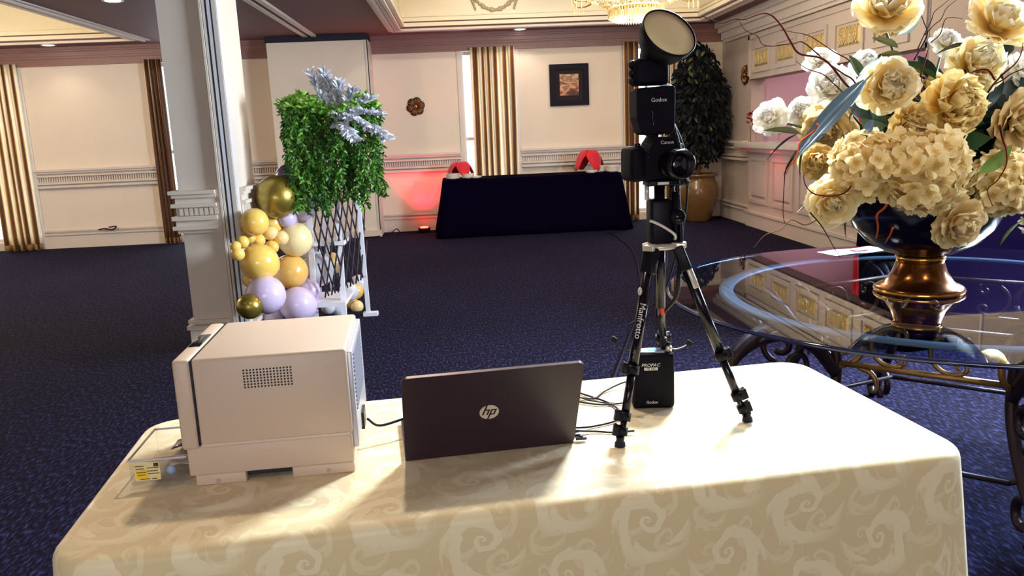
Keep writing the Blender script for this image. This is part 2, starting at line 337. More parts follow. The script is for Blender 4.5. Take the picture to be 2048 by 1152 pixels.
TWIGS = [
    ('long red willow twig arching far to the upper left', 0.0042, [(1.468, 2.900, 1.548), (1.419, 2.919, 1.579), (1.327, 2.910, 1.673), (1.224, 2.886, 1.696), (1.189, 2.882, 1.736), (1.166, 2.904, 1.790), (1.134, 2.920, 1.833), (1.093, 2.906, 1.841), (1.022, 2.883, 1.821), (0.986, 2.885, 1.823), (0.949, 2.908, 1.814), (0.929, 2.920, 1.821), (0.875, 2.902, 1.839)]),
    ('red willow twig crossing the first frieze panels', 0.0032, [(1.494, 2.950, 1.542), (1.463, 2.969, 1.602), (1.428, 2.960, 1.621), (1.382, 2.936, 1.642), (1.338, 2.932, 1.671), (1.313, 2.954, 1.704), (1.268, 2.970, 1.744), (1.234, 2.956, 1.740), (1.169, 2.933, 1.733), (1.133, 2.935, 1.731), (1.112, 2.958, 1.742), (1.099, 2.970, 1.771), (1.047, 2.952, 1.792), (1.021, 2.931, 1.816)]),
    ('thin red twig sloping down behind the white peonies', 0.0028, [(1.484, 3.000, 1.648), (1.463, 3.019, 1.681), (1.410, 3.010, 1.706), (1.341, 2.986, 1.742), (1.291, 2.982, 1.769), (1.234, 3.004, 1.786), (1.203, 3.020, 1.795)]),
    ('thin red twig ending before the white upper left peony', 0.0030, [(1.465, 2.900, 1.541), (1.439, 2.919, 1.538), (1.406, 2.910, 1.551), (1.347, 2.886, 1.592), (1.307, 2.882, 1.623), (1.270, 2.904, 1.640), (1.249, 2.920, 1.656), (1.219, 2.906, 1.673)]),
    ('red twig standing up behind the round cream peony', 0.0048, [(1.645, 2.820, 1.537), (1.647, 2.839, 1.604), (1.654, 2.830, 1.654), (1.647, 2.806, 1.686)]),
    ('dark red twig curving up toward the top edge', 0.0030, [(1.682, 2.950, 1.664), (1.722, 2.969, 1.718), (1.733, 2.960, 1.759), (1.704, 2.936, 1.793), (1.685, 2.932, 1.828), (1.681, 2.954, 1.851)]),
    ('pair-left thin twig reaching the top edge', 0.0022, [(1.722, 3.000, 1.706), (1.755, 3.019, 1.758), (1.774, 3.010, 1.806), (1.769, 2.986, 1.833), (1.798, 2.982, 1.858), (1.847, 3.004, 1.888)]),
    ('pair-right thin twig reaching the top edge', 0.0020, [(1.759, 3.020, 1.758), (1.803, 3.039, 1.794), (1.824, 3.030, 1.814), (1.826, 3.006, 1.846), (1.853, 3.002, 1.870), (1.898, 3.024, 1.893)]),
    ('thin wavy twig beside the small high white bloom', 0.0022, [(1.760, 2.980, 1.726), (1.805, 2.999, 1.757), (1.815, 2.990, 1.806), (1.829, 2.966, 1.811), (1.865, 2.962, 1.804)]),
    ('thin dark twig dangling straight down to the left of the urn', 0.0026, [(1.208, 2.700, 1.433), (1.171, 2.719, 1.364), (1.116, 2.710, 1.316), (1.096, 2.686, 1.250), (1.093, 2.682, 1.148), (1.113, 2.704, 1.109)]),
    ('pale twig trailing over the edge of the glass table', 0.0028, [(1.203, 2.660, 1.127), (1.170, 2.679, 1.110), (1.116, 2.670, 1.130), (1.069, 2.646, 1.101), (1.016, 2.642, 1.087), (0.986, 2.664, 1.043)]),
    ('dark twig slanting down across the lower left peony', 0.0024, [(1.169, 2.640, 1.157), (1.223, 2.659, 1.101), (1.256, 2.650, 1.040), (1.273, 2.626, 0.999)]),
    ('curled twig in front of the lower left peony', 0.0030, [(1.289, 2.600, 1.243), (1.278, 2.619, 1.220), (1.231, 2.610, 1.212), (1.160, 2.586, 1.223), (1.127, 2.582, 1.252), (1.129, 2.604, 1.286), (1.159, 2.620, 1.301)]),
    ('orange twig curving below the dark glossy leaf', 0.0042, [(1.195, 2.660, 1.450), (1.192, 2.679, 1.427), (1.141, 2.670, 1.391), (1.123, 2.646, 1.351), (1.093, 2.642, 1.311), (1.093, 2.664, 1.288)]),
    ('red twigs crossing in front of the upper right peony, lowest of the fan', 0.0040, [(1.828, 2.700, 1.571), (1.812, 2.719, 1.606), (1.762, 2.710, 1.604), (1.721, 2.686, 1.587), (1.702, 2.682, 1.578)]),
    ('red twig rising toward the right edge through the upper right blooms', 0.0036, [(1.832, 2.740, 1.531), (1.869, 2.759, 1.565), (1.896, 2.750, 1.597), (1.913, 2.726, 1.623), (1.929, 2.722, 1.655), (1.949, 2.744, 1.694)]),
    ('red twig in the right fan bending to the right edge', 0.0030, [(1.834, 2.720, 1.555), (1.882, 2.739, 1.571), (1.898, 2.730, 1.587), (1.919, 2.706, 1.601), (1.951, 2.702, 1.610)]),
    ('brown twig hanging in front of the right edge hydrangea', 0.0034, [(1.761, 2.560, 1.422), (1.785, 2.579, 1.381), (1.796, 2.570, 1.340), (1.783, 2.546, 1.292), (1.755, 2.542, 1.245), (1.738, 2.564, 1.211), (1.770, 2.580, 1.155)]),
    ('thick orange twig lying against the dark urn bowl', 0.0060, [(1.482, 2.700, 1.193), (1.473, 2.719, 1.152), (1.441, 2.710, 1.128), (1.434, 2.686, 1.087), (1.426, 2.682, 1.048)]),
    ('short orange twig lying low against the urn bowl', 0.0045, [(1.506, 2.720, 1.078), (1.507, 2.739, 1.050), (1.486, 2.730, 1.024)]),
]
LEAVES = [
    ((1.372, 2.700, 1.585), (1.120, 2.660, 1.359), 0.0354, 14, 'gloss'),
    ((1.187, 2.780, 1.417), (1.063, 2.740, 1.470), 0.0245, 11, 'olive'),
    ((1.169, 2.780, 1.414), (1.051, 2.740, 1.369), 0.0192, 11, 'dark'),
    ((1.235, 2.840, 1.376), (1.126, 2.800, 1.303), 0.0359, 8, 'dark'),
    ((1.214, 2.800, 1.378), (1.164, 2.760, 1.277), 0.0318, 8, 'dark'),
    ((1.424, 2.840, 1.612), (1.501, 2.800, 1.654), 0.0319, 2, 'green'),
    ((1.442, 2.860, 1.526), (1.384, 2.820, 1.475), 0.0287, 2, 'dark'),
    ((1.490, 2.950, 1.600), (1.460, 2.910, 1.695), 0.0258, 2, 'green'),
    ((1.554, 2.840, 1.744), (1.629, 2.800, 1.770), 0.0281, 0, 'green'),
    ((1.556, 2.840, 1.701), (1.478, 2.800, 1.759), 0.0229, 0, 'olive'),
    ((1.567, 2.840, 1.676), (1.490, 2.800, 1.700), 0.0248, 0, 'olive'),
    ((1.568, 2.840, 1.650), (1.517, 2.800, 1.623), 0.0248, 0, 'olive'),
    ((1.739, 2.920, 1.588), (1.703, 2.880, 1.683), 0.0330, 19, 'dark'),
    ((1.676, 2.800, 1.587), (1.642, 2.760, 1.635), 0.0176, 19, 'green'),
    ((1.721, 2.940, 1.608), (1.666, 2.900, 1.674), 0.0332, 19, 'green'),
    ((1.816, 2.860, 1.703), (1.699, 2.820, 1.706), 0.0250, 3, 'dark'),
    ((2.017, 2.960, 1.661), (2.033, 2.920, 1.719), 0.0520, 1, 'dark'),
    ((1.968, 2.960, 1.672), (1.910, 2.920, 1.709), 0.0334, 1, 'dark'),
    ((1.505, 2.760, 1.328), (1.639, 2.720, 1.403), 0.0281, 5, 'dark'),
    ((1.871, 2.800, 1.411), (1.665, 2.760, 1.376), 0.0286, 4, 'dark'),
    ((1.745, 2.620, 1.266), (1.852, 2.580, 1.321), 0.0338, 13, 'green2'),
    ((1.406, 2.840, 1.175), (1.350, 2.800, 1.051), 0.0292, 9, 'dark'),
    ((1.284, 2.820, 1.188), (1.194, 2.780, 1.168), 0.0253, 9, 'dark'),
    ((1.885, 2.840, 1.330), (1.788, 2.800, 1.282), 0.0328, 4, 'dark'),
    ((2.013, 2.860, 1.324), (1.904, 2.820, 1.276), 0.0331, 12, 'dark'),
    ((1.404, 2.700, 1.455), (1.352, 2.660, 1.390), 0.0170, 14, 'blue'),
    ((1.895, 2.600, 1.100), (1.799, 2.560, 1.050), 0.0238, 13, 'green2'),
    ((1.392, 2.860, 1.279), (1.389, 2.820, 1.352), 0.0255, 6, 'dark'),
    ((1.420, 2.900, 1.546), (1.347, 2.860, 1.512), 0.0363, 15, 'dark'),
    ((1.861, 2.920, 1.330), (1.919, 2.880, 1.236), 0.0411, 7, 'dark'),
    ((1.898, 2.900, 1.162), (1.904, 2.860, 1.256), 0.0376, 10, 'dark'),
    ((1.568, 2.950, 1.342), (1.430, 2.910, 1.421), 0.0413, 6, 'dark'),
]
# ------------------------------------------------------------------ the setting
XR, YB, ZC = 4.1, 12.55, 2.93
XL, YF = -8.0, -4.0
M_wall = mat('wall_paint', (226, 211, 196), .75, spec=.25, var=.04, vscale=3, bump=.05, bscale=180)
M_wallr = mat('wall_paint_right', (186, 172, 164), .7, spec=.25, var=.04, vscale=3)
M_ceil = mat('ceiling_paint', (116, 82, 82), .7, spec=.3, var=.06, vscale=2)
M_crown = mat('crown_paint', (138, 98, 94), .45, spec=.5, var=.06, vscale=4)
M_cream = mat('tray_paint', (236, 226, 200), .6, var=.03)
M_trim = mat('trim_paint', (214, 200, 190), .4, spec=.5, var=.04, vscale=8)
M_trimw = mat('white_trim', (208, 199, 193), .4, var=.03)
M_colm = mat('column_paint', (214, 200, 184), .5, var=.05, vscale=5)
M_dark = mat('dark_gap', (10, 4, 34), .6)
fl = MB().box(XL, XR, YF, YB, -.1, 0).box(XR, 6.2, 6.4, 11.6, -.1, 0)
struct('floor', fl, carpet_mat())
# ceiling slabs around the two raised trays
CT = (-.74, 3.5, 5.0, 11.72); LT = (XL, -4.42, 5.0, 11.72)
ce = MB()
for (x0, x1, y0, y1) in ((XL, XR, YF, 5.0), (XL, XR, 11.72, YB), (LT[1], CT[0], 5.0, 11.72), (CT[1], XR, 5.0, 11.72)):
    ce.box(x0, x1, y0, y1, ZC, ZC+.12)
ceil = struct('ceiling', ce, M_ceil)
TZ = 3.62
tr = MB()
for (x0, x1, y0, y1) in (CT, LT):
    tr.box(x0-.05, x1+.05, y0-.05, y1+.05, TZ, TZ+.05)
    tr.box(x0-.06, x0, y0-.06, y1+.06, ZC+.12, TZ); tr.box(x1, x1+.06, y0-.06, y1+.06, ZC+.12, TZ)
    tr.box(x0, x1, y0-.06, y0, ZC+.12, TZ); tr.box(x0, x1, y1, y1+.06, ZC+.12, TZ)
tr.build('raised_tray', M_cream, ceil)
# stepped mouldings around each tray opening
for i, (x0, x1, y0, y1) in enumerate((CT, LT)):
    tm = MB()
    for k, (o, zz, h) in enumerate(((.0, ZC-.03, .06), (.05, ZC-.022, .03), (.10, ZC-.03, .04), (.15, ZC-.014, .02))):
        a, b = o, o+.04
        for (p0, p1, q0, q1) in ((x0-b, x0-a, y0-b, y1+b), (x1+a, x1+b, y0-b, y1+b), (x0-a, x1+a, y1+a, y1+b), (x0-a, x1+a, y0-b, y0-a)):
            if p0 < XL: continue
            tm.box(p0, p1, q0, q1, zz, ZC+.001)
    tt = struct('trim_%d' % (i+1), tm, M_trim)
    inn = MB()
    for k, (zz, h, d) in enumerate(((ZC+.02, .05, .05), (ZC+.09, .03, .03), (ZC+.15, .025, .02))):
        inn.box(x0, x1, y1-d, y1, zz, zz+h); inn.box(x0, x0+d, y0, y1-d, zz, zz+h); inn.box(x1-d, x1, y0, y1-d, zz, zz+h)
    inn.build('inner_moulding', M_cream, tt)
# plaster swags on the far riser of the centre tray
M_swag = mat('swag_plaster', (176, 164, 128), .6, var=.1, vscale=30)
for cx in (.58, 2.75):
    sw = MB()
    for k in range(15):
        u = (k-7)/7; sw.ell((cx+u*.28, 11.70, 3.30-.16*(1-u*u)), .032, .02, .026+.01*math.cos(k*2.1), 8, 6)
    for sx in (-1, 1):
        for k in range(5): sw.ell((cx+sx*(.32-.012*k), 11.70, 3.30-.035*k), .022-.002*k, .018, .024, 8, 6)
    lab(sw.build('plaster_swag', M_swag, ceil), 'plaster garland swag on the tray riser')
# folding-partition track from the column to the wall pier
tk = MB().box(-2.15, -2.09, 6.2, 12.05, ZC-.03, ZC).box(-2.03, -1.97, 6.2, 12.05, ZC-.03, ZC)
t3 = struct('trim_3', tk, M_trim); MB().box(-2.085, -2.035, 6.2, 12.05, ZC-.008, ZC-.001).build('track_slot', M_dark, t3)

# back wall, split around the four tall windows
WIN = [(-7.35, -6.42), (-4.52, -3.62), (.06, .89), (2.56, 3.30)]
WZ0, WZ1 = .12, 2.68
bw = MB(); px = XL
for a, b in WIN:
    bw.box(px, a, YB, YB+.2, 0, ZC); bw.box(a, b, YB, YB+.2, 0, WZ0); bw.box(a, b, YB, YB+.2, WZ1, ZC); px = b
bw.box(px, 6.2, YB, YB+.2, 0, ZC)
struct('wall_back', bw, M_wall)
struct('wall_left', MB().box(XL-.2, XL, YF-.2, YB+.2, 0, TZ), M_wall)
fw = MB().box(XL, -2.4, YF-.2, YF, 0, ZC).box(1.2, XR, YF-.2, YF, 0, ZC).box(-2.4, 1.2, YF-.2, YF, 0, .85).box(-2.4, 1.2, YF-.2, YF, 2.65, ZC)
struct('wall_front', fw, M_wall)
M_pane = clear_mat('window_glass', (250, 252, 255), .02, .03)
def window(i, mk, bars):
    fr, gl = mk; o = struct('window_%d' % i, fr, M_trimw); g = gl.build('pane', M_pane, o); return o
for i, (a, b) in enumerate(WIN):
    f = MB(); c = (a+b)/2
    for (x0, x1) in ((a, a+.04), (b-.04, b), (c-.02, c+.02)): f.box(x0, x1, YB+.10, YB+.16, WZ0, WZ1)
    for z in (WZ0, 1.35, WZ1-.05): f.box(a+.04, b-.04, YB+.105, YB+.155, z, z+.05)
    g = MB().box(a+.04, b-.04, YB+.128, YB+.132, WZ0+.05, WZ1-.05)
    o = window(i+1, (f, g), None)
    cs = MB()
    for (x0, x1) in ((a-.05, a), (b, b+.05)): cs.box(x0, x1, YB-.02, YB, .0, 2.68)
    cs.build('casing', M_trimw, o)
# side window of the right wall and an unseen window added for front fill
f = MB()
for y in (3.24, 4.07, 4.9): f.box(XR+.03, XR+.10, y, y+.06, 1.3, 2.62)
for z in (1.3, 2.56): f.box(XR+.035, XR+.095, 3.30, 4.9, z, z+.06)
window(5, (f, MB().box(XR+.06, XR+.064, 3.30, 4.9, 1.36, 2.56)), None)
f = MB()
for x in (-2.4, -1.2, -.03, 1.14): f.box(x, x+.06, YF-.10, YF-.03, .85, 2.65)
for z in (.85, 2.59): f.box(-2.4, 1.2, YF-.095, YF-.035, z, z+.06)
window(6, (f, MB().box(-2.34, 1.14, YF-.064, YF-.06, .91, 2.59)), None)
# right wall with the bar opening
rw = MB().box(XR, XR+.2, 11.28, YB, 0, ZC).box(XR, XR+.2, 4.96, 7.0, 0, ZC).box(XR, XR+.2, YF, 3.24, 0, ZC)
rw.box(XR, XR+.2, 3.24, 4.96, 0, 1.3).box(XR, XR+.2, 3.24, 4.96, 2.62, ZC)
rw.box(XR, XR+.2, 7.0, 11.28, 0, 1.08).box(XR, XR+.2, 7.0, 11.28, 2.03, ZC)
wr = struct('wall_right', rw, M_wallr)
M_barpink = mat('bar_pink_paint', (206, 176, 184), .7, var=.05)
bi = MB().box(6.0, 6.2, 6.4, 11.6, 0, 2.75).box(XR+.2, 6.0, 11.32, 11.5, 0, 2.75).box(XR+.2, 6.0, 6.4, 6.6, 0, 2.75).box(XR+.2, 6.0, 6.4, 11.6, 2.7, 2.75)
struct('wall_bar', bi, M_barpink)
# seams of the pale wall panels beside the bar
sm = MB()
for y in (6.0, 6.98): sm.box(XR-.012, XR, y-.012, y+.012, .25, 2.64)
sm.build('panel_seam', M_trimw, wr)
# panelled bar front, ledge and frieze
M_bar = mat('bar_white_paint', (192, 180, 174), .4, var=.03)
bar = struct('trim_4', MB().box(XR-.03, XR, 6.98, 11.28, .22, 1.05), M_bar)
def raised_panel(y0, y1, z0, z1, parent, name, m, inner=None):
    o = MB()
    o.box(XR-.05, XR-.03, y0, y0+.05, z0+.05, z1-.05).box(XR-.05, XR-.03, y1-.05, y1, z0+.05, z1-.05).box(XR-.05, XR-.03, y0, y1, z0, z0+.05).box(XR-.05, XR-.03, y0, y1, z1-.05, z1)
    p = o.build(name, m, parent)
    q = MB(); Mx = frame((XR-.03, 0, 0), (0, -1, 0), (0, 0, 1))
    a, b, c, d = y0+.08, y1-.08, z0+.08, z1-.08
    vs = [(XR-.03, a, c), (XR-.03, b, c), (XR-.03, b, d), (XR-.03, a, d), (XR-.048, a+.03, c+.03), (XR-.048, b-.03, c+.03), (XR-.048, b-.03, d-.03), (XR-.048, a+.03, d-.03)]
    q.add(vs, [(0, 4, 5, 1), (1, 5, 6, 2), (2, 6, 7, 3), (3, 7, 4, 0), (4, 7, 6, 5)]); q.build('panel_field', inner or m, p)
    return p
for k in range(5):
    y1 = 11.20-.835*k; raised_panel(y1-.69, y1, .34, .98, bar, 'panel_moulding', M_bar)
struct('trim_5', MB().rbox(XR-.22, XR+.24, 6.95, 11.36, 1.10, 1.18, .015).box(XR-.12, XR, 6.98, 11.32, 1.05, 1.10), M_trimw)
fz = struct('trim_6', MB().box(XR-.03, XR, 6.98, 11.30, 2.03, 2.62).box(XR-.05, XR, 6.98, 11.30, 2.03, 2.075).box(XR-.05, XR, 6.98, 11.30, 2.56, 2.62).box(XR-.05, XR, 11.24, 11.30, 2.03, 2.62), M_bar)
M_gold = mat('gold_inset', (190, 166, 112), .5, metal=.2, var=.12, vscale=40)
M_goldl = mat('gold_relief', (212, 192, 142), .45, metal=.2)
for k in range(5):
    y1 = 11.17-.82*k; y0 = y1-.66; z0, z1 = 2.11, 2.47
    p = raised_panel(y0, y1, z0, z1, fz, 'frieze_moulding', M_bar, M_gold)
    rl = MB()
    for s in (-1, 1):
        cy = (y0+y1)/2+s*.115; cz = (z0+z1)/2
        for r in (.035, .075): rl.tube([(XR-.05, cy+r*math.cos(a*PI/8), cz+r*math.sin(a*PI/8)) for a in range(16)], .008, 5, closed=True)
        for a in range(8): rl.ell((XR-.05, cy+.055*math.cos(a*PI/4), cz+.055*math.sin(a*PI/4)), .006, .012, .012, 6, 5)
        for a, b in ((-1, -1), (-1, 1), (1, -1), (1, 1)): rl.ell((XR-.05, cy+a*.075, cz+b*.075), .006, .016, .016, 6, 5)
    rl.build('gold_relief', M_goldl, p)

# skirting boards, chair rails with dentils, crown
def run_x(mb, x0, x1, prof, y=YB):
    for (z0, z1, d) in prof: mb.box(x0, x1, y-d, y, z0, z1)
def run_y(mb, y0, y1, prof, x=XR):
    for (z0, z1, d) in prof: mb.box(x-d, x, y0, y1, z0, z1)
BASE = ((0, .20, .025), (.20, .225, .05), (.25, .275, .04))
RAIL = ((1.16, 1.19, .10), (1.13, 1.16, .07), (1.105, 1.13, .012), (1.08, 1.105, .075), (.995, 1.08, .02), (.97, .995, .08), (.95, .97, .012), (.915, .95, .085))
segs = [(-6.42+.05, -4.57), (-3.57, -2.69), (-1.26, .01), (.94, 2.51), (3.35, XR)]
bb = MB(); cr = MB(); dn = MB()
for a, b in segs:
    run_x(bb, a, b, BASE); run_x(cr, a, b, RAIL)
    k = 0
    while a+.02+k*.035 < b-.02: x = a+.02+k*.035; dn.box(x, x+.018, YB-.045, YB-.02, 1.01, 1.075); k += 1
struct('baseboard_back', bb, M_trim)
r7 = struct('trim_7', cr, M_trim); d = dn.build('dentils', M_trim, r7); d['kind'] = 'stuff'
bb = MB(); run_y(bb, 11.28, YB-.04, BASE); run_y(bb, 6.98, 11.28, ((0, .19, .06), (.19, .225, .08))); run_y(bb, YF, 6.98, BASE); struct('baseboard_right', bb, M_trimw)
cr = MB(); run_y(cr, 11.34, YB-.10, RAIL); struct('trim_8', cr, M_trim)
CROWN = ((2.68, 2.71, .05), (2.71, 2.78, .035), (2.78, 2.81, .07), (2.81, 2.87, .10), (2.87, 2.895, .14), (2.895, 2.93, .17))
cw = MB()
for a, b in ((XL, -2.69), (-1.26, XR)): run_x(cw, a, b, CROWN)
struct('trim_9', cw, M_crown)
cw = MB(); run_y(cw, 6.98, YB-.17, ((2.64, 2.68, .05), (2.68, 2.78, .08), (2.78, 2.85, .13), (2.85, 2.93, .18))); run_y(cw, YF, 6.98, ((2.8, 2.93, .06),)); struct('trim_10', cw, M_trimw)
# curtain pelmet shadow strip
# wall pier
pier = struct('wall_pier', MB().box(-2.685, -1.262, 12.05, YB, 0, 2.84), M_wall)
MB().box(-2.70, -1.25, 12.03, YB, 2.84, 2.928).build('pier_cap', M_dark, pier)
MB().box(-1.30, -1.255, 12.04, 12.06, 0, 2.84).box(-1.268, -1.252, 12.04, YB, 0, 2.84).build('pier_edge', M_trimw, pier)
MB().box(-2.71, -1.24, 12.025, 12.05, 0, .10).build('pier_skirting', M_trim, pier)

# foreground column with the partition jamb
CX0, CX1, CY0, CY1 = -1.965, -1.58, 5.7, 6.25
col = struct('column', MB().box(CX0, CX1, CY0, CY1, 0, ZC), M_colm)
M_jw = mat('jamb_white', (222, 226, 234), .3, metal=.3); M_jb = mat('jamb_dark', (40, 26, 36), .4)
for k, (x0, x1, y0, r, m) in enumerate(((-1.705, -1.685, 5.675, 0, M_colm), (-1.68, -1.665, 5.665, 0, M_colm), (-1.66, -1.645, 5.675, 0, M_trimw), (-1.642, -1.632, 5.69, 0, M_jb), (-1.63, -1.61, 5.675, 0, M_jw), (-1.607, -1.60, 5.688, 0, M_jb), (-1.598, -1.57, 5.675, 0, M_trimw))):
    MB().box(x0, x1, y0, CY0, 0, ZC).build('jamb_strip', m, col)
MB().box(CX1, CX1+.015, CY0-.02, CY0+.04, 0, ZC).box(CX1, CX1+.012, CY0+.05, CY0+.07, 0, ZC).build('corner_bead', M_trimw, col)
cr = MB()
for (z0, z1, d) in ((1.135, 1.16, .055), (1.11, 1.135, .04), (1.07, 1.11, .022), (1.045, 1.07, .048), (.985, 1.045, .02), (.955, .985, .05), (.915, .955, .03), (.89, .915, .05), (.865, .89, .025), (.22, .245, .03), (.175, .205, .04), (0, .175, .025)):
    cr.box(CX0-d, -1.705, CY0-d, CY0, z0, z1); cr.box(CX0-d, CX0, CY0, CY1+d, z0, z1); cr.box(CX1, CX1+d, CY0+.075, CY1+d, z0, z1); cr.box(CX0, CX1, CY1, CY1+d, z0, z1)
cr.build('column_rail', M_colm, col)
dme = None
for k in range(8):
    x = CX0+.005+k*.034
    if dme is None: dme = MB().box(0, .024, -.036, 0, .99, 1.04).mesh('dentil', M_colm)
    o = link('dentil', dme, col); o.location = (x, CY0, 0)
for k in range(9):
    o = link('dentil', dme, col); o.location = (CX1, CY0+.10+k*.05, 0); o.rotation_euler = (0, 0, PI/2)

# ------------------------------------------------------------------ ceiling lamps
M_lampw = mat('lamp_disc', (255, 246, 230), .5, emit=6)
M_off = mat('lamp_off', (46, 30, 34), .5)
def downlight(x, y, label, en, lit=True, z=ZC, aim=None, spot=120, color=WARM):
    t = thing('downlight', label, 'ceiling light', (x, y, z), group='recessed ceiling downlights')
    MB().lathe([(.075, -.002), (.10, -.010), (.105, -.002), (.105, .0)], 20).build('trim_ring', M_trimw, t)
    MB().lathe([(1e-4, -.006), (.075, -.006), (.075, -.002)], 20).build('lamp', M_lampw if lit else M_off, t)
    if en: light('downlight_beam', 'SPOT', (x, y, z-.03), en, color, .06, aim=aim or (x, y, 0), spot=spot, blend=.6)
downlight(-5.71, 12.10, 'lit downlight above the leftmost curtain', 6)
downlight(-3.42, 8.72, 'lit downlight at the top edge left of the column', 70)
downlight(.96, 12.2, 'lit downlight above the striped curtain behind the black table', 9)
downlight(-1.42, 12.3, 'dark unlit downlight near the top of the wall pier', 0, False)
for x, y, e, l in ((-.15, 2.75, 70, 'lit downlight out of view above the laptop'), (-.9, .2, 18, 'added fill downlight out of view above the photographer'), (2.2, -.6, 15, 'added fill downlight out of view near the front right corner'), (-3.0, 3.0, 14, 'added fill downlight out of view above the dark carpet left of the table')):  # all but the first are unseen fill lamps added for brightness
    downlight(x, y, l, e)
def panel_light(x, y, en):
    t = thing('ceiling_panel_light', 'cool white ceiling panel light out of view beyond the tripod', 'ceiling light', (x, y, ZC))
    MB().box(-.33, .33, -.33, -.30, -.03, 0).box(-.33, .33, .30, .33, -.03, 0).box(-.33, -.30, -.3, .3, -.03, 0).box(.30, .33, -.3, .3, -.03, 0).build('frame', M_trimw, t)
    MB().box(-.3, .3, -.3, .3, -.02, -.005).build('diffuser', mat('panel_diffuser', (245, 248, 255), .5, emit=3), t)
    light('panel_light_glow', 'AREA', (x, y, ZC-.035), en, COOL, .55, .55, aim=(.35, 1.75, .75), spread=88)
panel_light(1.25, 3.55, 64)

downlight(.3, 9.9, 'added unseen downlight inside the centre tray, left one', 60, z=TZ, aim=(.3, 12.3, .9), spot=110)  # both tray lamps are unseen, added to wash the back wall
downlight(2.7, 9.9, 'added unseen downlight inside the centre tray, right one', 45, z=TZ, aim=(2.5, 12.3, .9), spot=110)
def tray_fill_lamp(x, y, en):  # unseen lamp added to brighten the left tray and wall
    t = thing('tray_fill_lamp', 'added unseen bowl lamp brightening the left ceiling tray beyond the left edge', 'lamp', (x, y, 2.75))
    MB().lathe([(1e-4, 0), (.18, .02), (.28, .09), (.30, .14), (.28, .13), (.17, .04), (1e-4, .03)], 28).build('bowl', mat('bowl_glass', (240, 224, 190), .4, emit=1.2), t)
    MB().cyl((0, 0, .03), (0, 0, TZ-2.75), .012, seg=8).build('rod', M_trimw, t); MB().lathe([(.07, TZ-2.75-.02), (.07, TZ-2.75), (1e-4, TZ-2.75)], 16).build('canopy', M_trimw, t)
    light('tray_fill_glow', 'POINT', (x, y, 2.60), en, (1, .84, .62), .2); light('tray_fill_uplight', 'POINT', (x, y, 3.1), en*.35, (1, .84, .6), .15)
tray_fill_lamp(-6.3, 8.6, 110)

downlight(1.75, .95, 'tilted fill downlight added out of view in front of the flowers', 55, aim=(1.85, 2.85, 1.35), spot=75)  # unseen lamp added to fill the near side of the blooms

downlight(3.3, 2.1, 'cool fill downlight added out of view over the right end of the glass table', 260, aim=(2.2, 2.5, 0), spot=70, color=(.74, .87, 1))  # unseen lamp added to brighten the carpet on the right
# ------------------------------------------------------------------ curtains
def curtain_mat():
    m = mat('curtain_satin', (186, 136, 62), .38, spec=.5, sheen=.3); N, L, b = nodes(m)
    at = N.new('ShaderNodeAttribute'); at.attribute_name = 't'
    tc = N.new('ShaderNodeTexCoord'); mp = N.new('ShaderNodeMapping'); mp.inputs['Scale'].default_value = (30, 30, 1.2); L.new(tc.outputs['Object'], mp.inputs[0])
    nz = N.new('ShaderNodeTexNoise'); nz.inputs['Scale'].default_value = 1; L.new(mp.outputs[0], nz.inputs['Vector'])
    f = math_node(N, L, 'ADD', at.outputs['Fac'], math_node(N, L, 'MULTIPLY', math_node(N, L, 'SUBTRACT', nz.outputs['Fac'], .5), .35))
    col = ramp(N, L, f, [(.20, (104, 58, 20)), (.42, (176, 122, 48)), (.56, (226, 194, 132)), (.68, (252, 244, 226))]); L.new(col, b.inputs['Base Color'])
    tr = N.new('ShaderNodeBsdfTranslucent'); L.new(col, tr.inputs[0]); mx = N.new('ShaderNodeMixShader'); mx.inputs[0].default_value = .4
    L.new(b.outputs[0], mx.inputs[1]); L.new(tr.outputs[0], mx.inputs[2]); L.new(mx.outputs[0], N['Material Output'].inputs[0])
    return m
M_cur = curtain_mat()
M_tie = mat('curtain_hem', (150, 100, 44), .5, sheen=.3)
def curtain(x0, x1, y, folds, label, lightness, z0=.02, z1=2.72, seed=0):
    r = random.Random(seed); c = (x0+x1)/2
    t = thing('curtain', label, 'curtain', (c, y, 0), group='gold striped curtains')
    nu, nv = folds*10, 14; ph = [r.uniform(-.5, .5) for _ in range(folds+2)]; mb = MB(); mb.t = []
    def fn(u, v):
        z = z0+(z1-z0)*v; k = (u+.045*math.sin(u*9+seed)*math.sin(PI*u))*folds; i = int(k); w = PI*2*(k)+.5*ph[min(i, folds)]*math.sin(3*v+i)
        amp = .045*(1-.35*v); x = x0-c+(x1-x0)*u+.012*math.sin(w*2+v*2)
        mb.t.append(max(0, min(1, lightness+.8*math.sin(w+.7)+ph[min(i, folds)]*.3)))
        return (x, amp*math.cos(w), z)
    mb.grid(fn, nu, nv); o = mb.build('drape', M_cur, t); sheet(o, .003)
    h = MB().grid(lambda u, v: (x0-c+(x1-x0)*u, .05*math.cos(2*PI*folds*u)-.002, z0-.015+.09*v), nu, 1).build('hem', M_tie, t); sheet(h, .006)
    return t
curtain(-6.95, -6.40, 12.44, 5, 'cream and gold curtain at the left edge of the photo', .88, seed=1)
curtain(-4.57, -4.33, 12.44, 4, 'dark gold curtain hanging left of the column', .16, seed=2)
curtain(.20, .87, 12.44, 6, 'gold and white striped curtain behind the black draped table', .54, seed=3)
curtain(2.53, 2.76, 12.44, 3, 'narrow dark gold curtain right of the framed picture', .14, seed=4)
curtain(3.08, 3.34, 12.44, 3, 'pale gold curtain behind the camera on the tripod', .40, seed=5)

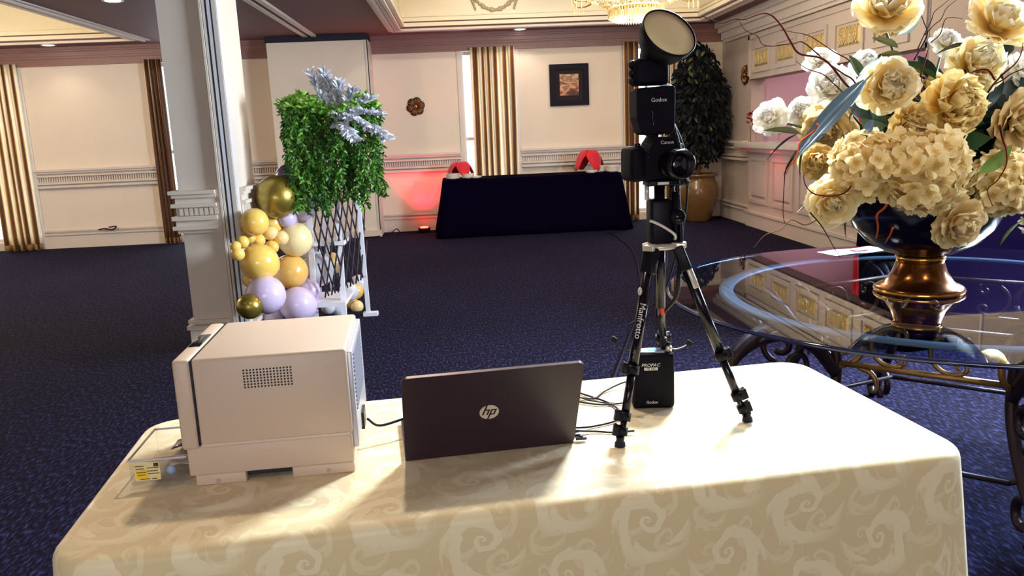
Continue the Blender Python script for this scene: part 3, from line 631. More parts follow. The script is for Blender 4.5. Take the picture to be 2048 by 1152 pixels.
# ------------------------------------------------------------------ wall decoration
M_frame = mat('black_frame', (8, 3, 24), .7, spec=.25); M_mat = mat('picture_mat', (30, 20, 32), .9)
def art_mat():
    m = mat('picture_print', (190, 140, 100), .6); N, L, b = nodes(m); tc = N.new('ShaderNodeTexCoord')
    mp = N.new('ShaderNodeMapping'); mp.inputs['Scale'].default_value = (6, 1, 11); L.new(tc.outputs['Object'], mp.inputs[0])
    n = N.new('ShaderNodeTexNoise'); n.inputs['Scale'].default_value = .9; n.inputs['Detail'].default_value = 3; L.new(mp.outputs[0], n.inputs['Vector'])
    sp = N.new('ShaderNodeSeparateXYZ'); L.new(tc.outputs['Object'], sp.inputs[0])
    f = math_node(N, L, 'ADD', n.outputs['Fac'], math_node(N, L, 'MULTIPLY', sp.outputs[2], 1.1))
    L.new(ramp(N, L, f, [(.36, (70, 26, 24)), (.46, (150, 84, 54)), (.52, (214, 170, 124)), (.58, (120, 78, 60)), (.7, (200, 160, 120))]), b.inputs['Base Color']); return m
t = thing('framed_picture', 'small print with wide dark mat in a black square frame', 'picture', (1.71, YB, 2.125))
fr = MB(); a, b, ins = .30, .31, .085
fr.box(-a, a, -.045, 0, -b, -b+ins).box(-a, a, -.045, 0, b-ins, b).box(-a, -a+ins, -.045, 0, -b+ins, b-ins).box(a-ins, a, -.045, 0, -b+ins, b-ins).build('frame', M_frame, t)
MB().box(-a+ins, a-ins, -.02, -.005, -b+ins, b-ins).build('mat_board', M_mat, t)
MB().box(-.145, .145, -.024, -.02, -.16, .16).build('print', art_mat(), t)
M_bronze = mat('ornament_bronze', (150, 112, 60), .35, metal=.7, var=.2, vscale=20); M_bdark = mat('ornament_dark', (56, 30, 30), .45, metal=.5)
def ornament(loc, rz, label):
    t = thing('wall_ornament', label, 'wall ornament', loc, rz, group='round flower wall ornaments')
    MB().lathe([(.10, -.005), (.12, -.012), (.12, 0)], 20, Matrix.Rotation(PI/2, 4, 'X')).build('back_plate', M_bdark, t)
    for k in range(6):
        a = k*PI/3+.3; R = Matrix.Rotation(a, 4, 'Y')
        mb = MB().ell((0, 0, 0), .068, .016, .068, 14, 8, Matrix.Translation((math.sin(a)*.075, -.012, math.cos(a)*.075))); mb.build('petal', M_bdark, t)
        rb = MB()
        for j in (-1, 0, 1):
            b2 = a+j*.30; rb.tube([(math.sin(b2)*.045, -.030, math.cos(b2)*.045), (math.sin(b2)*.09, -.034, math.cos(b2)*.09), (math.sin(b2)*.125, -.026, math.cos(b2)*.125)], [.006, .012, .005], 6)
        rb.build('petal_ribs', M_bronze, t)
    MB().ell((0, -.025, 0), .035, .02, .035, 14, 8).build('flower_centre', M_bronze, t)
ornament((-.647, YB-.001, 1.894), 0, 'round bronze flower ornament on the wall left of the striped curtain')
ornament((XR-.001, 11.5, 2.11), -PI/2, 'dark bronze flower ornament seen edge-on beside the bar opening')

# ------------------------------------------------------------------ black draped buffet table
def rrect(w, d, r, n=5):
    P = []
    for cx, cy, a0 in ((w/2-r, d/2-r, 0), (-w/2+r, d/2-r, 90), (-w/2+r, -d/2+r, 180), (w/2-r, -d/2+r, 270)):
        for k in range(n+1):
            a = math.radians(a0+90*k/n); P.append((cx+r*math.cos(a), cy+r*math.sin(a), a))
    return P
def dense(P, step):
    out = []; n = len(P)
    for i in range(n):
        a, b = P[i], P[(i+1) % n]; L = math.hypot(b[0]-a[0], b[1]-a[1]); k = max(1, int(L/step))
        da = (b[2]-a[2]+PI) % (2*PI)-PI
        for j in range(k): u = j/k; out.append((a[0]+(b[0]-a[0])*u, a[1]+(b[1]-a[1])*u, a[2]+da*u))
    return out
def cloth(w, d, h, drop, r, step=.05, fil=.02, flare=.05, fold=.012, seed=0, uvs=True, corner=.03):
    rr = random.Random(seed); P = dense(rrect(w, d, r), step); n = len(P)
    S_ = [0]
    for i in range(1, n): S_.append(S_[-1]+math.hypot(P[i][0]-P[i-1][0], P[i][1]-P[i-1][1]))
    Ltot = S_[-1]+math.hypot(P[0][0]-P[-1][0], P[0][1]-P[-1][1])
    rings = []; uv = []
    for sc in (.0, .5, .9): rings.append([(x*sc, y*sc, h) for x, y, a in P]); uv.append([(x*sc, y*sc) for x, y, a in P])
    for k in range(4):
        an = PI/2*k/3; off = -fil+fil*math.sin(an); z = h-fil+fil*math.cos(an)
        rings.append([(x+off*math.cos(a), y+off*math.sin(a), z) for x, y, a in P]); uv.append([(x+off*math.cos(a), y+off*math.sin(a)) for x, y, a in P])
    nd = 10; phs = [rr.uniform(0, 6) for _ in range(4)]
    for k in range(1, nd+1):
        v = k/nd; row = []; ur = []
        for i, (x, y, a) in enumerate(P):
            s = S_[i]/Ltot*2*PI
            cn = (abs(math.cos(2*a))<.999)
            dx = abs(abs(x)-w/2) if abs(abs(x)-w/2) > .0 else 0; dc = math.hypot(abs(x)-w/2, abs(y)-d/2)
            cf = math.exp(-(dc/.13)**2)
            wob = fold*v*(math.sin(s*11+phs[0])+.6*math.sin(s*23+phs[1]))*(.35+.65*math.exp(-(dc/.5)**2))
            o = flare*v**1.3+wob+corner*cf*v**.8*(1+.9*math.sin(dc*70))
            row.append((x+o*math.cos(a), y+o*math.sin(a), h-fil-(h-fil-drop)*v)); ur.append((x*1.0+math.cos(a)*(h-drop)*v, y+math.sin(a)*(h-drop)*v))
        rings.append(row); uv.append(ur)
    mb = MB(); R = len(rings); vs = [p for q in rings for p in q]; UV = [p for q in uv for p in q]
    fs = [(j*n+i, (j+1)*n+i, (j+1)*n+(i+1) % n, j*n+(i+1) % n) for j in range(R-1) for i in range(n)]
    mb.add(vs, fs, True); return mb, UV
M_blk = mat('black_cloth', (6, 1, 20), .95, spec=.02)
def cloth_obj(name, label, m, loc, rz, group=None, **k):
    mb, UV = cloth(**k); me = mb.mesh(name, m); ul = me.uv_layers.new(name='UVMap')
    for lp in me.loops: ul.data[lp.index].uv = UV[lp.vertex_index]
    b = bmesh.new(); b.from_mesh(me); bmesh.ops.remove_doubles(b, verts=b.verts[:], dist=1e-5); bmesh.ops.recalc_face_normals(b, faces=b.faces[:]); b.to_mesh(me); b.free()
    o = link(name, me); o.location = loc; o.rotation_euler = (0, 0, rz); tag(o, label, 'tablecloth', group); sheet(o, .0025); return o
def folding_table(label, loc, rz, w, d, h):
    t = thing('folding_table', label, 'table', loc, rz)
    MB().rbox(-w/2, w/2, -d/2, d/2, h-.035, h, .008).build('tabletop', mat('table_laminate', (190, 180, 165), .5), t)
    for sx in (-1, 1):
        for sy in (-1, 1): MB().cyl((sx*(w/2-.22), sy*(d/2-.09), 0), (sx*(w/2-.22), sy*(d/2-.09), h-.03), .014, seg=10).build('leg', mat('table_steel', (90, 90, 96), .4, metal=.8), t)
    return t
folding_table('long folding table under the black cloth by the back wall', (1.0, 11.86, 0), .012, 2.52, .72, .805)
cloth_obj('black_tablecloth', 'floor-length black cloth draped over the buffet table', M_blk, (1.0, 11.86, 0), .012, w=2.58, d=.76, h=.82, drop=.006, r=.03, step=.06, flare=.09, fold=.02, seed=4, corner=.04)
M_plate = mat('white_china', (238, 230, 222), .25, coat=.3)
ORD = ['bottom', 'second lowest', 'third from the bottom', 'fourth from the bottom', 'fifth from the bottom', 'sixth from the bottom']
def plate_stack(x, y, n, r, label):
    for k in range(n):
        o = MB().lathe([(.5*r, 0), (.55*r, .004), (r, .016), (r*1.01, .019), (.98*r, .020), (.58*r, .009), (1e-4, .008)], 24).build('plate', M_plate); o.location = (x, y, .8235+k*.0125)
        tag(o, '%s, %s of its stack' % (label, 'topmost' if k == n-1 else ORD[k]), 'plate', 'plates on the black table')
plate_stack(-.13, 11.66, 6, .105, 'white plate left under the left napkin')
plate_stack(.09, 11.67, 5, .10, 'white plate right of the left napkin')
plate_stack(.20, 11.62, 2, .085, 'white saucer beside the left plates')
plate_stack(1.87, 11.58, 3, .085, 'white saucer before the right napkin')
plate_stack(2.02, 11.76, 7, .10, 'white plate behind the right napkin')
plate_stack(2.19, 11.62, 7, .10, 'white plate at the table right end')
M_nap = mat('red_napkin', (200, 8, 36), .75, sheen=.3, var=.1, vscale=12)
def napkin(c, r, h, label, seed):
    q = random.Random(seed); t = thing('folded_napkin', label, 'napkin', c, 0, 'red napkins on the black table')
    for k in range(4):
        a0 = k*PI/2+.35; mb = MB()
        def fn(u, v, a0=a0):
            th = a0+(u-.5)*PI/2*.98; c4 = abs(math.cos((u-.5)*PI)) ** 1.2; ext = .68+.49*c4
            s_ = v*ext; rr = r*(.12+.95*min(1.1, s_)**.8); zz = h*(1-.97*max(0, s_-.10)**2.2/1.07**2.2)-.012*math.sin(u*PI*4)*v
            return (math.cos(th)*rr, math.sin(th)*rr, max(.03, zz))
        mb.grid(fn, 12, 8); o = mb.build('napkin_fold', M_nap, t); sheet(o, .004)
    # the glass stem that the napkin is propped on
    MB().lathe([(.035, 0), (.036, .004), (.006, .012), (.005, h*.5), (.03, h*.7), (.033, h*.92)], 14).build('support_glass', clear_mat('clear_glassware', (240, 240, 245), .03, .08), t)
napkin((-.02, 11.82, .823), .18, .24, 'red napkin fan at the left end of the black table', 1)
napkin((1.88, 11.84, .823), .20, .33, 'tall red napkin fan at the right end of the black table', 5)

# red uplight with its cable
t = thing('uplight', 'red LED uplight glowing on the floor beside the black table', 'uplight', (-.62, 12.28, 0))
MB().rbox(-.09, .09, -.07, .07, .01, .07, .01).build('housing', M_frame, t)
MB().lathe([(.06, .07), (.062, .085), (.055, .088), (1e-4, .088)], 18).build('lens', mat('red_lens', (255, 60, 30), .3, emit=18, ecol=(255, 40, 24)), t)
light('uplight_beam', 'SPOT', (-.62, 12.28, .11), 40, (1, .02, .06), .04, aim=(-.62, 12.5, 2.4), spot=100, blend=.8)
tag(MB().tube(crv([(-.72, 12.30, .008), (-.85, 12.36, .01), (-.98, 12.30, .012), (-1.05, 12.4, .06), (-1.14, 12.3, .012), (-1.3, 12.0, .008), (-1.5, 11.94, .008)]), .008, 6).build('power_cable', M_frame), 'black power cable looping on the floor left of the uplight', 'cable')
tag(MB().tube(crv([(-5.55, 12.48, .262), (-5.45, 12.47, .275), (-5.35, 12.48, .25), (-5.28, 12.47, .30), (-5.4, 12.5, .29)]), .010, 6).build('cable_scrap', M_frame), 'small black cable end lying on the left skirting board', 'cable')
tag(MB().tube(crv([(2.05, 11.2, .008), (2.0, 9.5, .008), (1.72, 7.8, .008), (1.42, 6.4, .008), (1.05, 5.2, .008), (.72, 4.1, .008), (.55, 3.2, .008)]), .007, 6).build('extension_cord', M_frame), 'thin black extension cord running along the carpet to the black table', 'cable')

# ------------------------------------------------------------------ potted ficus
M_pot = mat('glazed_pot', (112, 84, 48), .25, coat=.5, var=.45, vscale=5)
t = thing('ceramic_pot', 'large glazed brown ceramic pot in the far right corner', 'pot', (3.57, 12.06, 0))
MB().lathe([(.19, 0), (.20, .03), (.26, .18), (.315, .36), (.318, .46), (.29, .58), (.255, .64), (.265, .67), (.30, .69), (.30, .715), (.27, .715), (.245, .68), (.24, .62), (1e-4, .62)], 28).build('vessel', M_pot, t)
MB().lathe([(.243, .60), (.20, .645), (1e-4, .66)], 20).build('soil', mat('soil', (30, 18, 26), .95, bump=.5, bscale=60), t)
M_trunk = mat('bark', (96, 58, 40), .8, var=.3, vscale=30)
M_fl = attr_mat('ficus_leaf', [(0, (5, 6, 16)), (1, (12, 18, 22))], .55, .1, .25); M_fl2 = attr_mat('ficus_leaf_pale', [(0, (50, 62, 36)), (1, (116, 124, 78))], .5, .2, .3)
def leaf_mb(L=1., wd=.36, curl=.12, fold=.12, nu=2, nv=5):
    mb = MB(); mb.t = []
    def fn(u, v):
        w = (u-.5)*2; wid = wd*math.sin(PI*min(1, v*.94+.04))**.8*(1-.25*v); mb.t.append(v)
        return (w*wid, v*L, -curl*v*v*L+fold*abs(w)*wid)
    mb.grid(fn, nu, nv); return mb
t = thing('ficus_tree', 'dark leafy ficus tree standing in the glazed pot', 'plant', (3.57, 12.06, .66))
MB().tube(crv([(0, 0, 0), (.03, 0, .3), (-.02, .01, .7), (.02, 0, 1.2), (0, 0, 1.7)]), [.03]*12+[.026]*6+[.02]*7, 8).build('trunk', M_trunk, t)
for k in range(9):
    a = k*2.4; z = .5+k*.15; MB().tube(crv([(0, 0, z), (.13*math.cos(a), .10*math.sin(a), z+.12), (.27*math.cos(a), .18*math.sin(a), z+.16)]), .007, 5).build('twig', M_trunk, t)
q = random.Random(3); lm = [leaf_mb(.105, .024, .2).mesh('leaf', M_fl), leaf_mb(.09, .022, .35).mesh('leaf', M_fl)]; lp = leaf_mb(.10, .024, .25).mesh('leaf', M_fl2)
def crown_pt(q, shell=.55):
    while 1:
        p = V((q.uniform(-1, 1), q.uniform(-1, 1), q.uniform(-1, 1)))
        if shell < p.length < 1: break
    z = p.z*.92+1.08; wx = .44-.10*p.z
    return V((max(-.44, min(.40, p.x*wx)), max(-.36, min(.28, p.y*.38)), z)), p
def leaf_M(p, q, n):
    d = V((n.x*.5+q.uniform(-.5, .5), n.y*.5+q.uniform(-.5, .5), -.7+q.uniform(-.3, .5))).normalized()
    return frame(p, d.cross(V((0, -1, .3))+.5*V((q.uniform(-1, 1), q.uniform(-1, 1), q.uniform(-1, 1)))), d) if True else None
for k in range(260):
    p, n = crown_pt(q, .8)
    if n.y > .2: p.y = -p.y; n.y = -n.y
    pale = (p.x < .12 and q.random() < .3)
    o = link('leaf', lp if pale else lm[k % 2], t); M_ = leaf_M(p, q, n); o.matrix_basis = M_
big = MB(); big.t = []
src = leaf_mb(.105, .024, .25, nu=2, nv=3)
for k in range(2600):
    p, n = crown_pt(q, .35); M_ = leaf_M(p, q, n); big.add([M_ @ V(v) for v in src.v], src.f, True); big.t += src.t
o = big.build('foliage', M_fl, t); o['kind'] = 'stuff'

# ------------------------------------------------------------------ bar: glasses, red drape, red strip light
M_glass = clear_mat('clear_glassware', (240, 240, 245), .03, .08)
def wine_glass(x, y, label, s=1.):
    o = MB().lathe([(.034*s, 0), (.035*s, .003), (.006, .010), (.004, .075*s), (.022*s, .095*s), (.037*s, .125*s), (.036*s, .16*s), (.030*s, .19*s), (.028*s, .19*s), (.033*s, .15*s), (.034*s, .125*s), (1e-4, .09*s)], 16).build('wine_glass', M_glass); o.location = (x, y, 1.18); tag(o, label, 'glass', 'wine glasses on the bar')
wine_glass(4.06, 10.97, 'stemmed wine glass nearest the left end of the bar ledge', 1.15)
for k, (x, y) in enumerate(((4.02, 10.45), (4.12, 10.3), (4.05, 10.15))): wine_glass(x, y, 'stemmed wine glass on the bar behind the white flowers, %s of three' % ('leftmost', 'middle', 'rightmost')[k])
M_red = mat('red_drape', (206, 10, 34), .6, sheen=.3)
t = thing('red_drape', 'red fabric drape hanging inside the bar opening', 'drape', (4.9, 9.35, 1.0)); 
for k in range(2):
    o = MB().grid(lambda u, v: (.03*math.sin(u*16+k), .36*(k-.5)+.33*(u-.5), 1.65*v), 18, 4).build('drape_panel', M_red, t); sheet(o, .004)
light('bar_interior_light', 'AREA', (5.0, 9.6, 2.66), 16, (1, .72, .78), .8, 2.4, aim=(5.0, 9.6, 0))
t = thing('red_strip_light', 'red light strip fixed under the bar ledge', 'strip light', (XR-.15, 10.1, 1.10))
MB().box(-.012, .012, -1.15, 1.15, -.015, -.001).build('strip', mat('red_strip', (200, 20, 24), .4, emit=.25), t)
light('strip_glow', 'AREA', (XR-.15, 10.15, 1.08), 3.5, (1, .05, .06), .03, 2.2, aim=(XR+.02, 10.15, .5))
# red flower spray at the bar
t = thing('red_flower_spray', 'small dark red flower spray at the left end of the bar', 'flower', (4.02, 11.05, 1.18))
MB().cyl((0, 0, 0), (0, 0, .22), .004, seg=6).build('stem', M_trunk, t)
for k in range(9):
    a = k*2.4; c = V((.045*math.cos(a), .05*math.sin(a), .25+.02*k)); o = MB().ell((0, 0, 0), .035, .012, .03, 8, 6).build('petal', mat('dark_red_petal', (140, 8, 30), .6), t); o.matrix_basis = axis(c, (math.cos(a), math.sin(a), .6))

# ------------------------------------------------------------------ chandelier
t = thing('chandelier', 'wide crystal chandelier with gold rim and hanging prism drops', 'chandelier', (1.76, 8.0, 2.46))
M_cry = mat('crystal', (236, 214, 170), .12, spec=1., metal=.15, coat=.5); M_gch = mat('chandelier_gold', (206, 164, 88), .25, metal=.9)
M_glow = mat('chandelier_glow', (255, 226, 170), .5, emit=1.6)
MB().lathe([(.20, .10), (.21, .12), (.20, .13), (1e-4, .14)], 28).build('inner_plate', M_dark, t)
MB().tube([(.235*math.cos(a*PI/20), .235*math.sin(a*PI/20), .12) for a in range(40)], .010, 6, closed=True).build('drop_ring', M_gch, t)
MB().tube([(.5*math.cos(a*PI/24), .5*math.sin(a*PI/24), .24) for a in range(48)], .014, 6, closed=True).build('rim', M_gch, t)
MB().lathe([(.235, .16), (.40, .19), (.47, .26), (.40, .34), (.2, .38)], 32).build('lit_bowl', M_glow, t)
MB().cyl((0, 0, .13), (0, 0, 1.15), .02, seg=10).build('stem', M_gch, t)
dm = MB().lathe([(1e-4, -.105), (.006, -.09), (.008, -.02), (1e-4, 0)], 5, smooth=False).mesh('crystal_drop', M_cry)
bm_ = MB().lathe([(1e-4, -.02), (.014, 0), (1e-4, .02)], 6, smooth=False).mesh('crystal_bead', M_cry)
nd = 0
for ring, (r, z, n) in enumerate(((.235, .115, 64), (.20, .10, 48), (.265, .13, 56))):
    for k in range(n): a = 2*PI*(k+.3*ring)/n; o = link('crystal_drop', dm, t); o.location = (r*math.cos(a), r*math.sin(a), z)
bd = MB(); src = MB().lathe([(1e-4, -.016), (.012, 0), (1e-4, .016)], 5, smooth=False)
for k in range(900):
    a = q.uniform(0, 2*PI); u = q.random(); r = .25+.25*u; z = .15+.09*u**1.5+q.uniform(-.005, .005); bd.add([(V(p)+V((r*math.cos(a), r*math.sin(a), z))) for p in src.v], src.f)
o = bd.build('crystal_beads', M_cry, t); o['kind'] = 'stuff'
for k in range(8):
    a = k*PI/4+.2; c, s = math.cos(a), math.sin(a)
    MB().tube(crv([(.3*c, .3*s, .3), (.5*c, .5*s, .20), (.62*c, .62*s, .20), (.66*c, .66*s, .28), (.6*c, .6*s, .34)]), .008, 6).build('arm', M_gch, t)
    for j in range(3): o = link('crystal_drop', dm, t); o.location = ((.56+.05*j)*c, (.56+.05*j)*s, .22)
light('chandelier_light', 'POINT', (1.76, 8.0, 2.36), 55, (1, .82, .6), .22)
light('chandelier_uplight', 'POINT', (1.76, 8.0, 3.05), 60, (1, .84, .62), .25)
# ------------------------------------------------------------------ balloon cluster
BM = {'chrome': mat('balloon_gold', (150, 128, 52), .34, metal=.75, coat=.4), 'plum': mat('balloon_plum', (92, 66, 116), .25, coat=.4),
      'lilac': mat('balloon_lilac', (206, 186, 216), .22, coat=.5), 'yellow': mat('balloon_yellow', (240, 196, 96), .22, coat=.5),
      'peach': mat('balloon_peach', (240, 206, 140), .22, coat=.5), 'cream': mat('balloon_cream', (244, 218, 160), .22, coat=.5),
      'orange': mat('balloon_orange', (232, 180, 92), .22, coat=.5), 'grey': mat('balloon_grey', (206, 204, 210), .22, coat=.5)}
q = random.Random(11)
for (c, r, k, l) in BALLOONS:
    t = thing('balloon', l, 'balloon', c, 0, 'balloon garland')
    d = V((q.uniform(-1, 1), q.uniform(.2, 1), q.uniform(-.6, .6))).normalized()
    R = d.to_track_quat('Z', 'Y').to_matrix().to_4x4()
    prof = [(1e-4, -r*1.02)]+[(r*math.sin(PI*i/14), -r*1.02*math.cos(PI*i/14)*(1 if i < 8 else 1+.10*((i-7)/7)**2)) for i in range(1, 14)]+[(r*.06, r*1.12)]
    MB().lathe(prof, 24, R).build('skin', BM[k], t)
    MB().lathe([(r*.05, r*1.11), (r*.04, r*1.14), (r*.09, r*1.19), (r*.10, r*1.20), (1e-4, r*1.18)], 8, R).build('knot', BM[k], t)

# ------------------------------------------------------------------ white shelf stand
M_ww = mat('white_wood', (232, 230, 236), .5, var=.05, vscale=9)
t = thing('shelf_stand', 'white wooden shelf stand holding up the hanging greenery', 'shelf', (-1.03, 6.45, 0))
def bar(p0, p1, w, d, name='post', m=M_ww, parent=t):
    p0, p1 = V(p0), V(p1); dd = (p1-p0); L = dd.length; M_ = frame(p0, V((1, 0, 0)), dd) if abs(dd.normalized().x) < .9 else frame(p0, V((0, 0, 1)), dd)
    mb = MB().box(-w/2, w/2, 0, L, -d/2, d/2, M_); return mb.build(name, m, parent, world=True)
bar((-1.205, 6.20, 0), (-1.10, 6.42, 1.66), .042, .03); bar((-.985, 6.22, 0), (-.96, 6.44, 1.66), .038, .03)
bar((-.845, 6.62, 0), (-.93, 6.46, 1.66), .034, .03); bar((-1.15, 6.80, 0), (-1.08, 6.50, 1.66), .028, .03)
MB().box(-1.235, -.94, 6.24, 6.52, .655, .685).build('shelf', M_ww, t, world=True)
MB().box(-1.245, -.955, 6.14, 6.62, .19, .222).build('shelf', M_ww, t, world=True)
MB().box(-1.16, -.92, 6.34, 6.56, 1.20, 1.225).build('shelf', M_ww, t, world=True)
MB().box(-.885, -.765, 6.585, 6.655, 0, .03).build('foot', M_ww, t, world=True)
MB().box(-1.22, -1.08, 6.765, 6.835, 0, .03).build('foot', M_ww, t, world=True)
MB().box(-1.25, -1.15, 6.165, 6.235, 0, .03).box(-1.02, -.95, 6.185, 6.255, 0, .03).build('foot', M_ww, t, world=True)
MB().box(-1.30, -.66, 6.44, 6.47, 1.655, 1.685).build('top_rail', M_ww, t, world=True)

# ------------------------------------------------------------------ expanding willow trellis
M_lath = mat('dark_lath', (34, 18, 38), .6); 
t = thing('trellis', 'dark diamond trellis of thin willow laths leaning on the white stand', 'trellis', (-1.0, 6.4, .24))
def tre(u, z):
    a = u*1.25; return V((-1.14+.36*math.sin(a)*.93, 6.13+.55*(1-math.cos(a))*1.05+.18*u, z+.09*u))
for fam in (-1, 1):
    for k in range(-5, 14):
        P = []; u0 = k/9.
        for j in range(13):
            v = j/12; u = u0+fam*(.52*v-.26)+.26*0
            if 0 <= u <= 1: P.append(tre(u, .26+1.10*v)+V((.004*fam, -.005*fam, 0)))
        if len(P) > 1:
            MB().tube(P, .0068, 5).build('lath', M_lath, t, world=True)

# ------------------------------------------------------------------ hanging greenery and frosted sprays
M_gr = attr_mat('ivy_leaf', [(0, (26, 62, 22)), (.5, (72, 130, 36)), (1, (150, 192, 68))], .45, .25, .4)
M_grs = mat('ivy_stem', (60, 84, 34), .6)
t = thing('hanging_greenery', 'bright green artificial leaf vines hanging over the trellis', 'plant', (-1.0, 6.45, 1.66))
q = random.Random(21)
gl = leaf_mb(1., .24, .25, .2, 2, 3)
def spray_leaves(mb, p, d, L, n, tv):
    for k in range(n):
        a = q.uniform(0, 2*PI); side = V((math.cos(a), math.sin(a)*.9, q.uniform(-.5, .35))); dd = (side+d*q.uniform(.3, 1.1)).normalized()
        M_ = frame(p, dd.cross(V((q.uniform(-1, 1), -1, q.uniform(-1, 1)))), dd); s = L*q.uniform(.7, 1.2); tt = q.uniform(0, .55)+tv
        mb.add([M_ @ (V(v)*s) for v in gl.v], gl.f, True); mb.t += [min(1, max(0, tt+.25*x)) for x in gl.t]
for k in range(84):
    u = (k+.5)/84; x = -1.27+.66*u+q.uniform(-.02, .02); y = 6.06+q.uniform(-.08, .10)+.16*u
    ztop = 1.68+.05*math.sin(u*9)-.10*max(0, u-.75)*4*.25
    zb = .98-.09*math.exp(-((u-.30)/.12)**2)-.05*math.sin(u*19)+q.uniform(-.03, .12)+.12*max(0, .12-u)*3
    top = V((x, y, ztop)); n = int((ztop-zb)/.022)
    P = [top+V((.02*math.sin(j*.5+k), -.02*math.sin(j*.31+k*2)-.03*min(1, j/8), -j*.022)) for j in range(n)]
    st = MB().tube(P[::3]+[P[-1]], .0022, 4).build('vine', M_grs, t, world=True)
    mb = MB(); mb.t = []; tv = q.uniform(-.35, .25)-.15*max(0, .45-u)  # vines toned darker to the left, painting in the shade there
    for j, p in enumerate(P): spray_leaves(mb, p, V((0, -.25, -1)), .038, 3 if j > 6 else 4, tv)
    if k % 3 == 0:
        for j in range(10): spray_leaves(mb, top+V((q.uniform(-.05, .05), q.uniform(-.10, .05), q.uniform(-.02, .07))), V((0, -.4, .6)), .042, 3, .3)
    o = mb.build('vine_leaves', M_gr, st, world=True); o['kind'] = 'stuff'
M_fr = attr_mat('frosted_leaf', [(0, (120, 140, 140)), (.5, (206, 208, 220)), (1, (246, 244, 252))], .5, .2, .4); M_frs = mat('frosted_stem', (120, 118, 128), .5)
fl_ = leaf_mb(1., .20, .2, .2, 2, 3)
SPR = [((-1.02, 6.36, 1.64), (-1.10, 6.30, 1.93), 'leftmost frosted silver spray standing up from the greenery'), ((-.98, 6.36, 1.64), (-1.00, 6.28, 1.94), 'tallest frosted silver spray above the greenery'), ((-.94, 6.36, 1.62), (-.90, 6.26, 1.86), 'frosted silver spray in the middle of the greenery top'),
       ((-.92, 6.36, 1.60), (-.80, 6.26, 1.80), 'frosted silver spray right of the middle'), ((-.90, 6.34, 1.58), (-.68, 6.28, 1.74), 'frosted silver spray near the right corner of the greenery'), ((-.9, 6.3, 1.60), (-.60, 6.26, 1.62), 'frosted silver spray reaching out to the right'), 
       ((-.96, 6.28, 1.62), (-.72, 6.16, 1.56), 'frosted silver spray drooping over the green vines'), ((-.96, 6.28, 1.58), (-.80, 6.14, 1.46), 'lowest frosted silver spray in front of the vines'), ((-.74, 6.34, 1.55), (-.58, 6.28, 1.46), 'small frosted spray hanging at the right side of the vines')]
for (a, b, l) in SPR:
    a, b = V(a)+V((.03, -.2, 0)), V(b)+V((.04, -.2, .0)); t2 = thing('frosted_spray', l, 'plant', a, 0, 'frosted silver sprays')
    md = (a+b)/2+V((q.uniform(-.03, .03), -.02, .04)); P = crv([a, md, b], 8); MB().tube(P, .003, 5).build('stem', M_frs, t2, world=True)
    mb = MB(); mb.t = []
    for j, p in enumerate(P[2:]):
        for k in range(13):
            d = (b-a).normalized(); an = q.uniform(0, 2*PI); dd = (V((math.cos(an), math.sin(an), q.uniform(-.3, .6)))*.8+d*.7).normalized(); M_ = frame(p, dd.cross(V((q.uniform(-1, 1), -1, .3))), dd); s = q.uniform(.03, .075); tt = q.random()*.8
            mb.add([M_ @ (V(v)*s) for v in fl_.v], fl_.f, True); mb.t += [min(1, tt+.3*x) for x in fl_.t]
    o = mb.build('frosted_leaves', M_fr, t2, world=True); o['kind'] = 'stuff'
# red fabric glimpsed behind the balloons
# ------------------------------------------------------------------ foreground table and cloth
TH = .75; TR = .1085
TC = (.102, 1.825)
folding_table('folding table under the cream damask cloth', (*TC, 0), TR, 1.83, .70, .738)
cloth_obj('damask_tablecloth', 'cream damask cloth with scroll pattern on the foreground table', damask_mat(), (*TC, 0), TR, w=1.875, d=.755, h=TH, drop=.012, r=.085, step=.03, fil=.022, flare=.035, fold=.006, seed=2, corner=.035)

# ------------------------------------------------------------------ photo printer
M_pr = mat('printer_plastic', (200, 178, 158), .42, spec=.4, var=.03, vscale=14)
M_pr2 = mat('printer_plastic_top', (208, 190, 172), .38, spec=.4, var=.02)
M_prg = mat('printer_grille', (120, 124, 138), .5); M_blkp = mat('black_plastic', (10, 4, 26), .4, spec=.4)
t = thing('photo_printer', 'boxy cream photo printer on the left of the damask table', 'printer', (-.457, 1.822, TH+.0015), .0655)
# local: x across, -y toward the camera
X0, X1, Y0, Y1, H = -.177, .180, -.172, .172, .280
body = MB().rbox(X0+.039, X1, Y0, Y1, .088, H, .007).build('upper_housing', M_pr, t)
mb = MB().rbox(X0+.008, X1-.002, Y0+.004, Y1, .022, .088, .004); mb.build('lower_housing', M_pr, t)
# skirt with the recessed middle
sk = MB()
for (a, b) in ((X0+.02, -.052), (.045, X1-.002)): sk.rbox(a, b, Y0+.002, Y0+.09, 0, .024, .003)
sk.rbox(X0+.02, X1-.002, Y1-.09, Y1, 0, .024, .003); sk.build('foot_skirt', M_pr, t)
MB().box(-.06, .05, Y0+.02, Y1-.02, .008, .024).build('underside', M_blkp, t)
fp = MB().rbox(X0, X0+.036, Y0, Y1, .082, H, .007).build('front_panel', M_pr, t)
MB().box(X0+.034, X0+.041, Y0+.0035, Y1-.003, .090, H-.0035).build('panel_seam', M_blkp, t)
mb = MB().box(X0+.010, X0+.034, Y0+.006, Y0+.03, .078, .0885); mb.build('hinge_recess', M_blkp, t)
MB().box(X0+.041, X1-.006, Y0-.0012, Y0+.002, .0885, .094).build('ledge', M_pr2, t)
lc = MB().rbox(X0+.006, X0+.031, -.060, .050, H-.002, H+.0012, .0008).build('display', mat('display_black', (8, 6, 24), .12, coat=.5), t)
vh = MB()
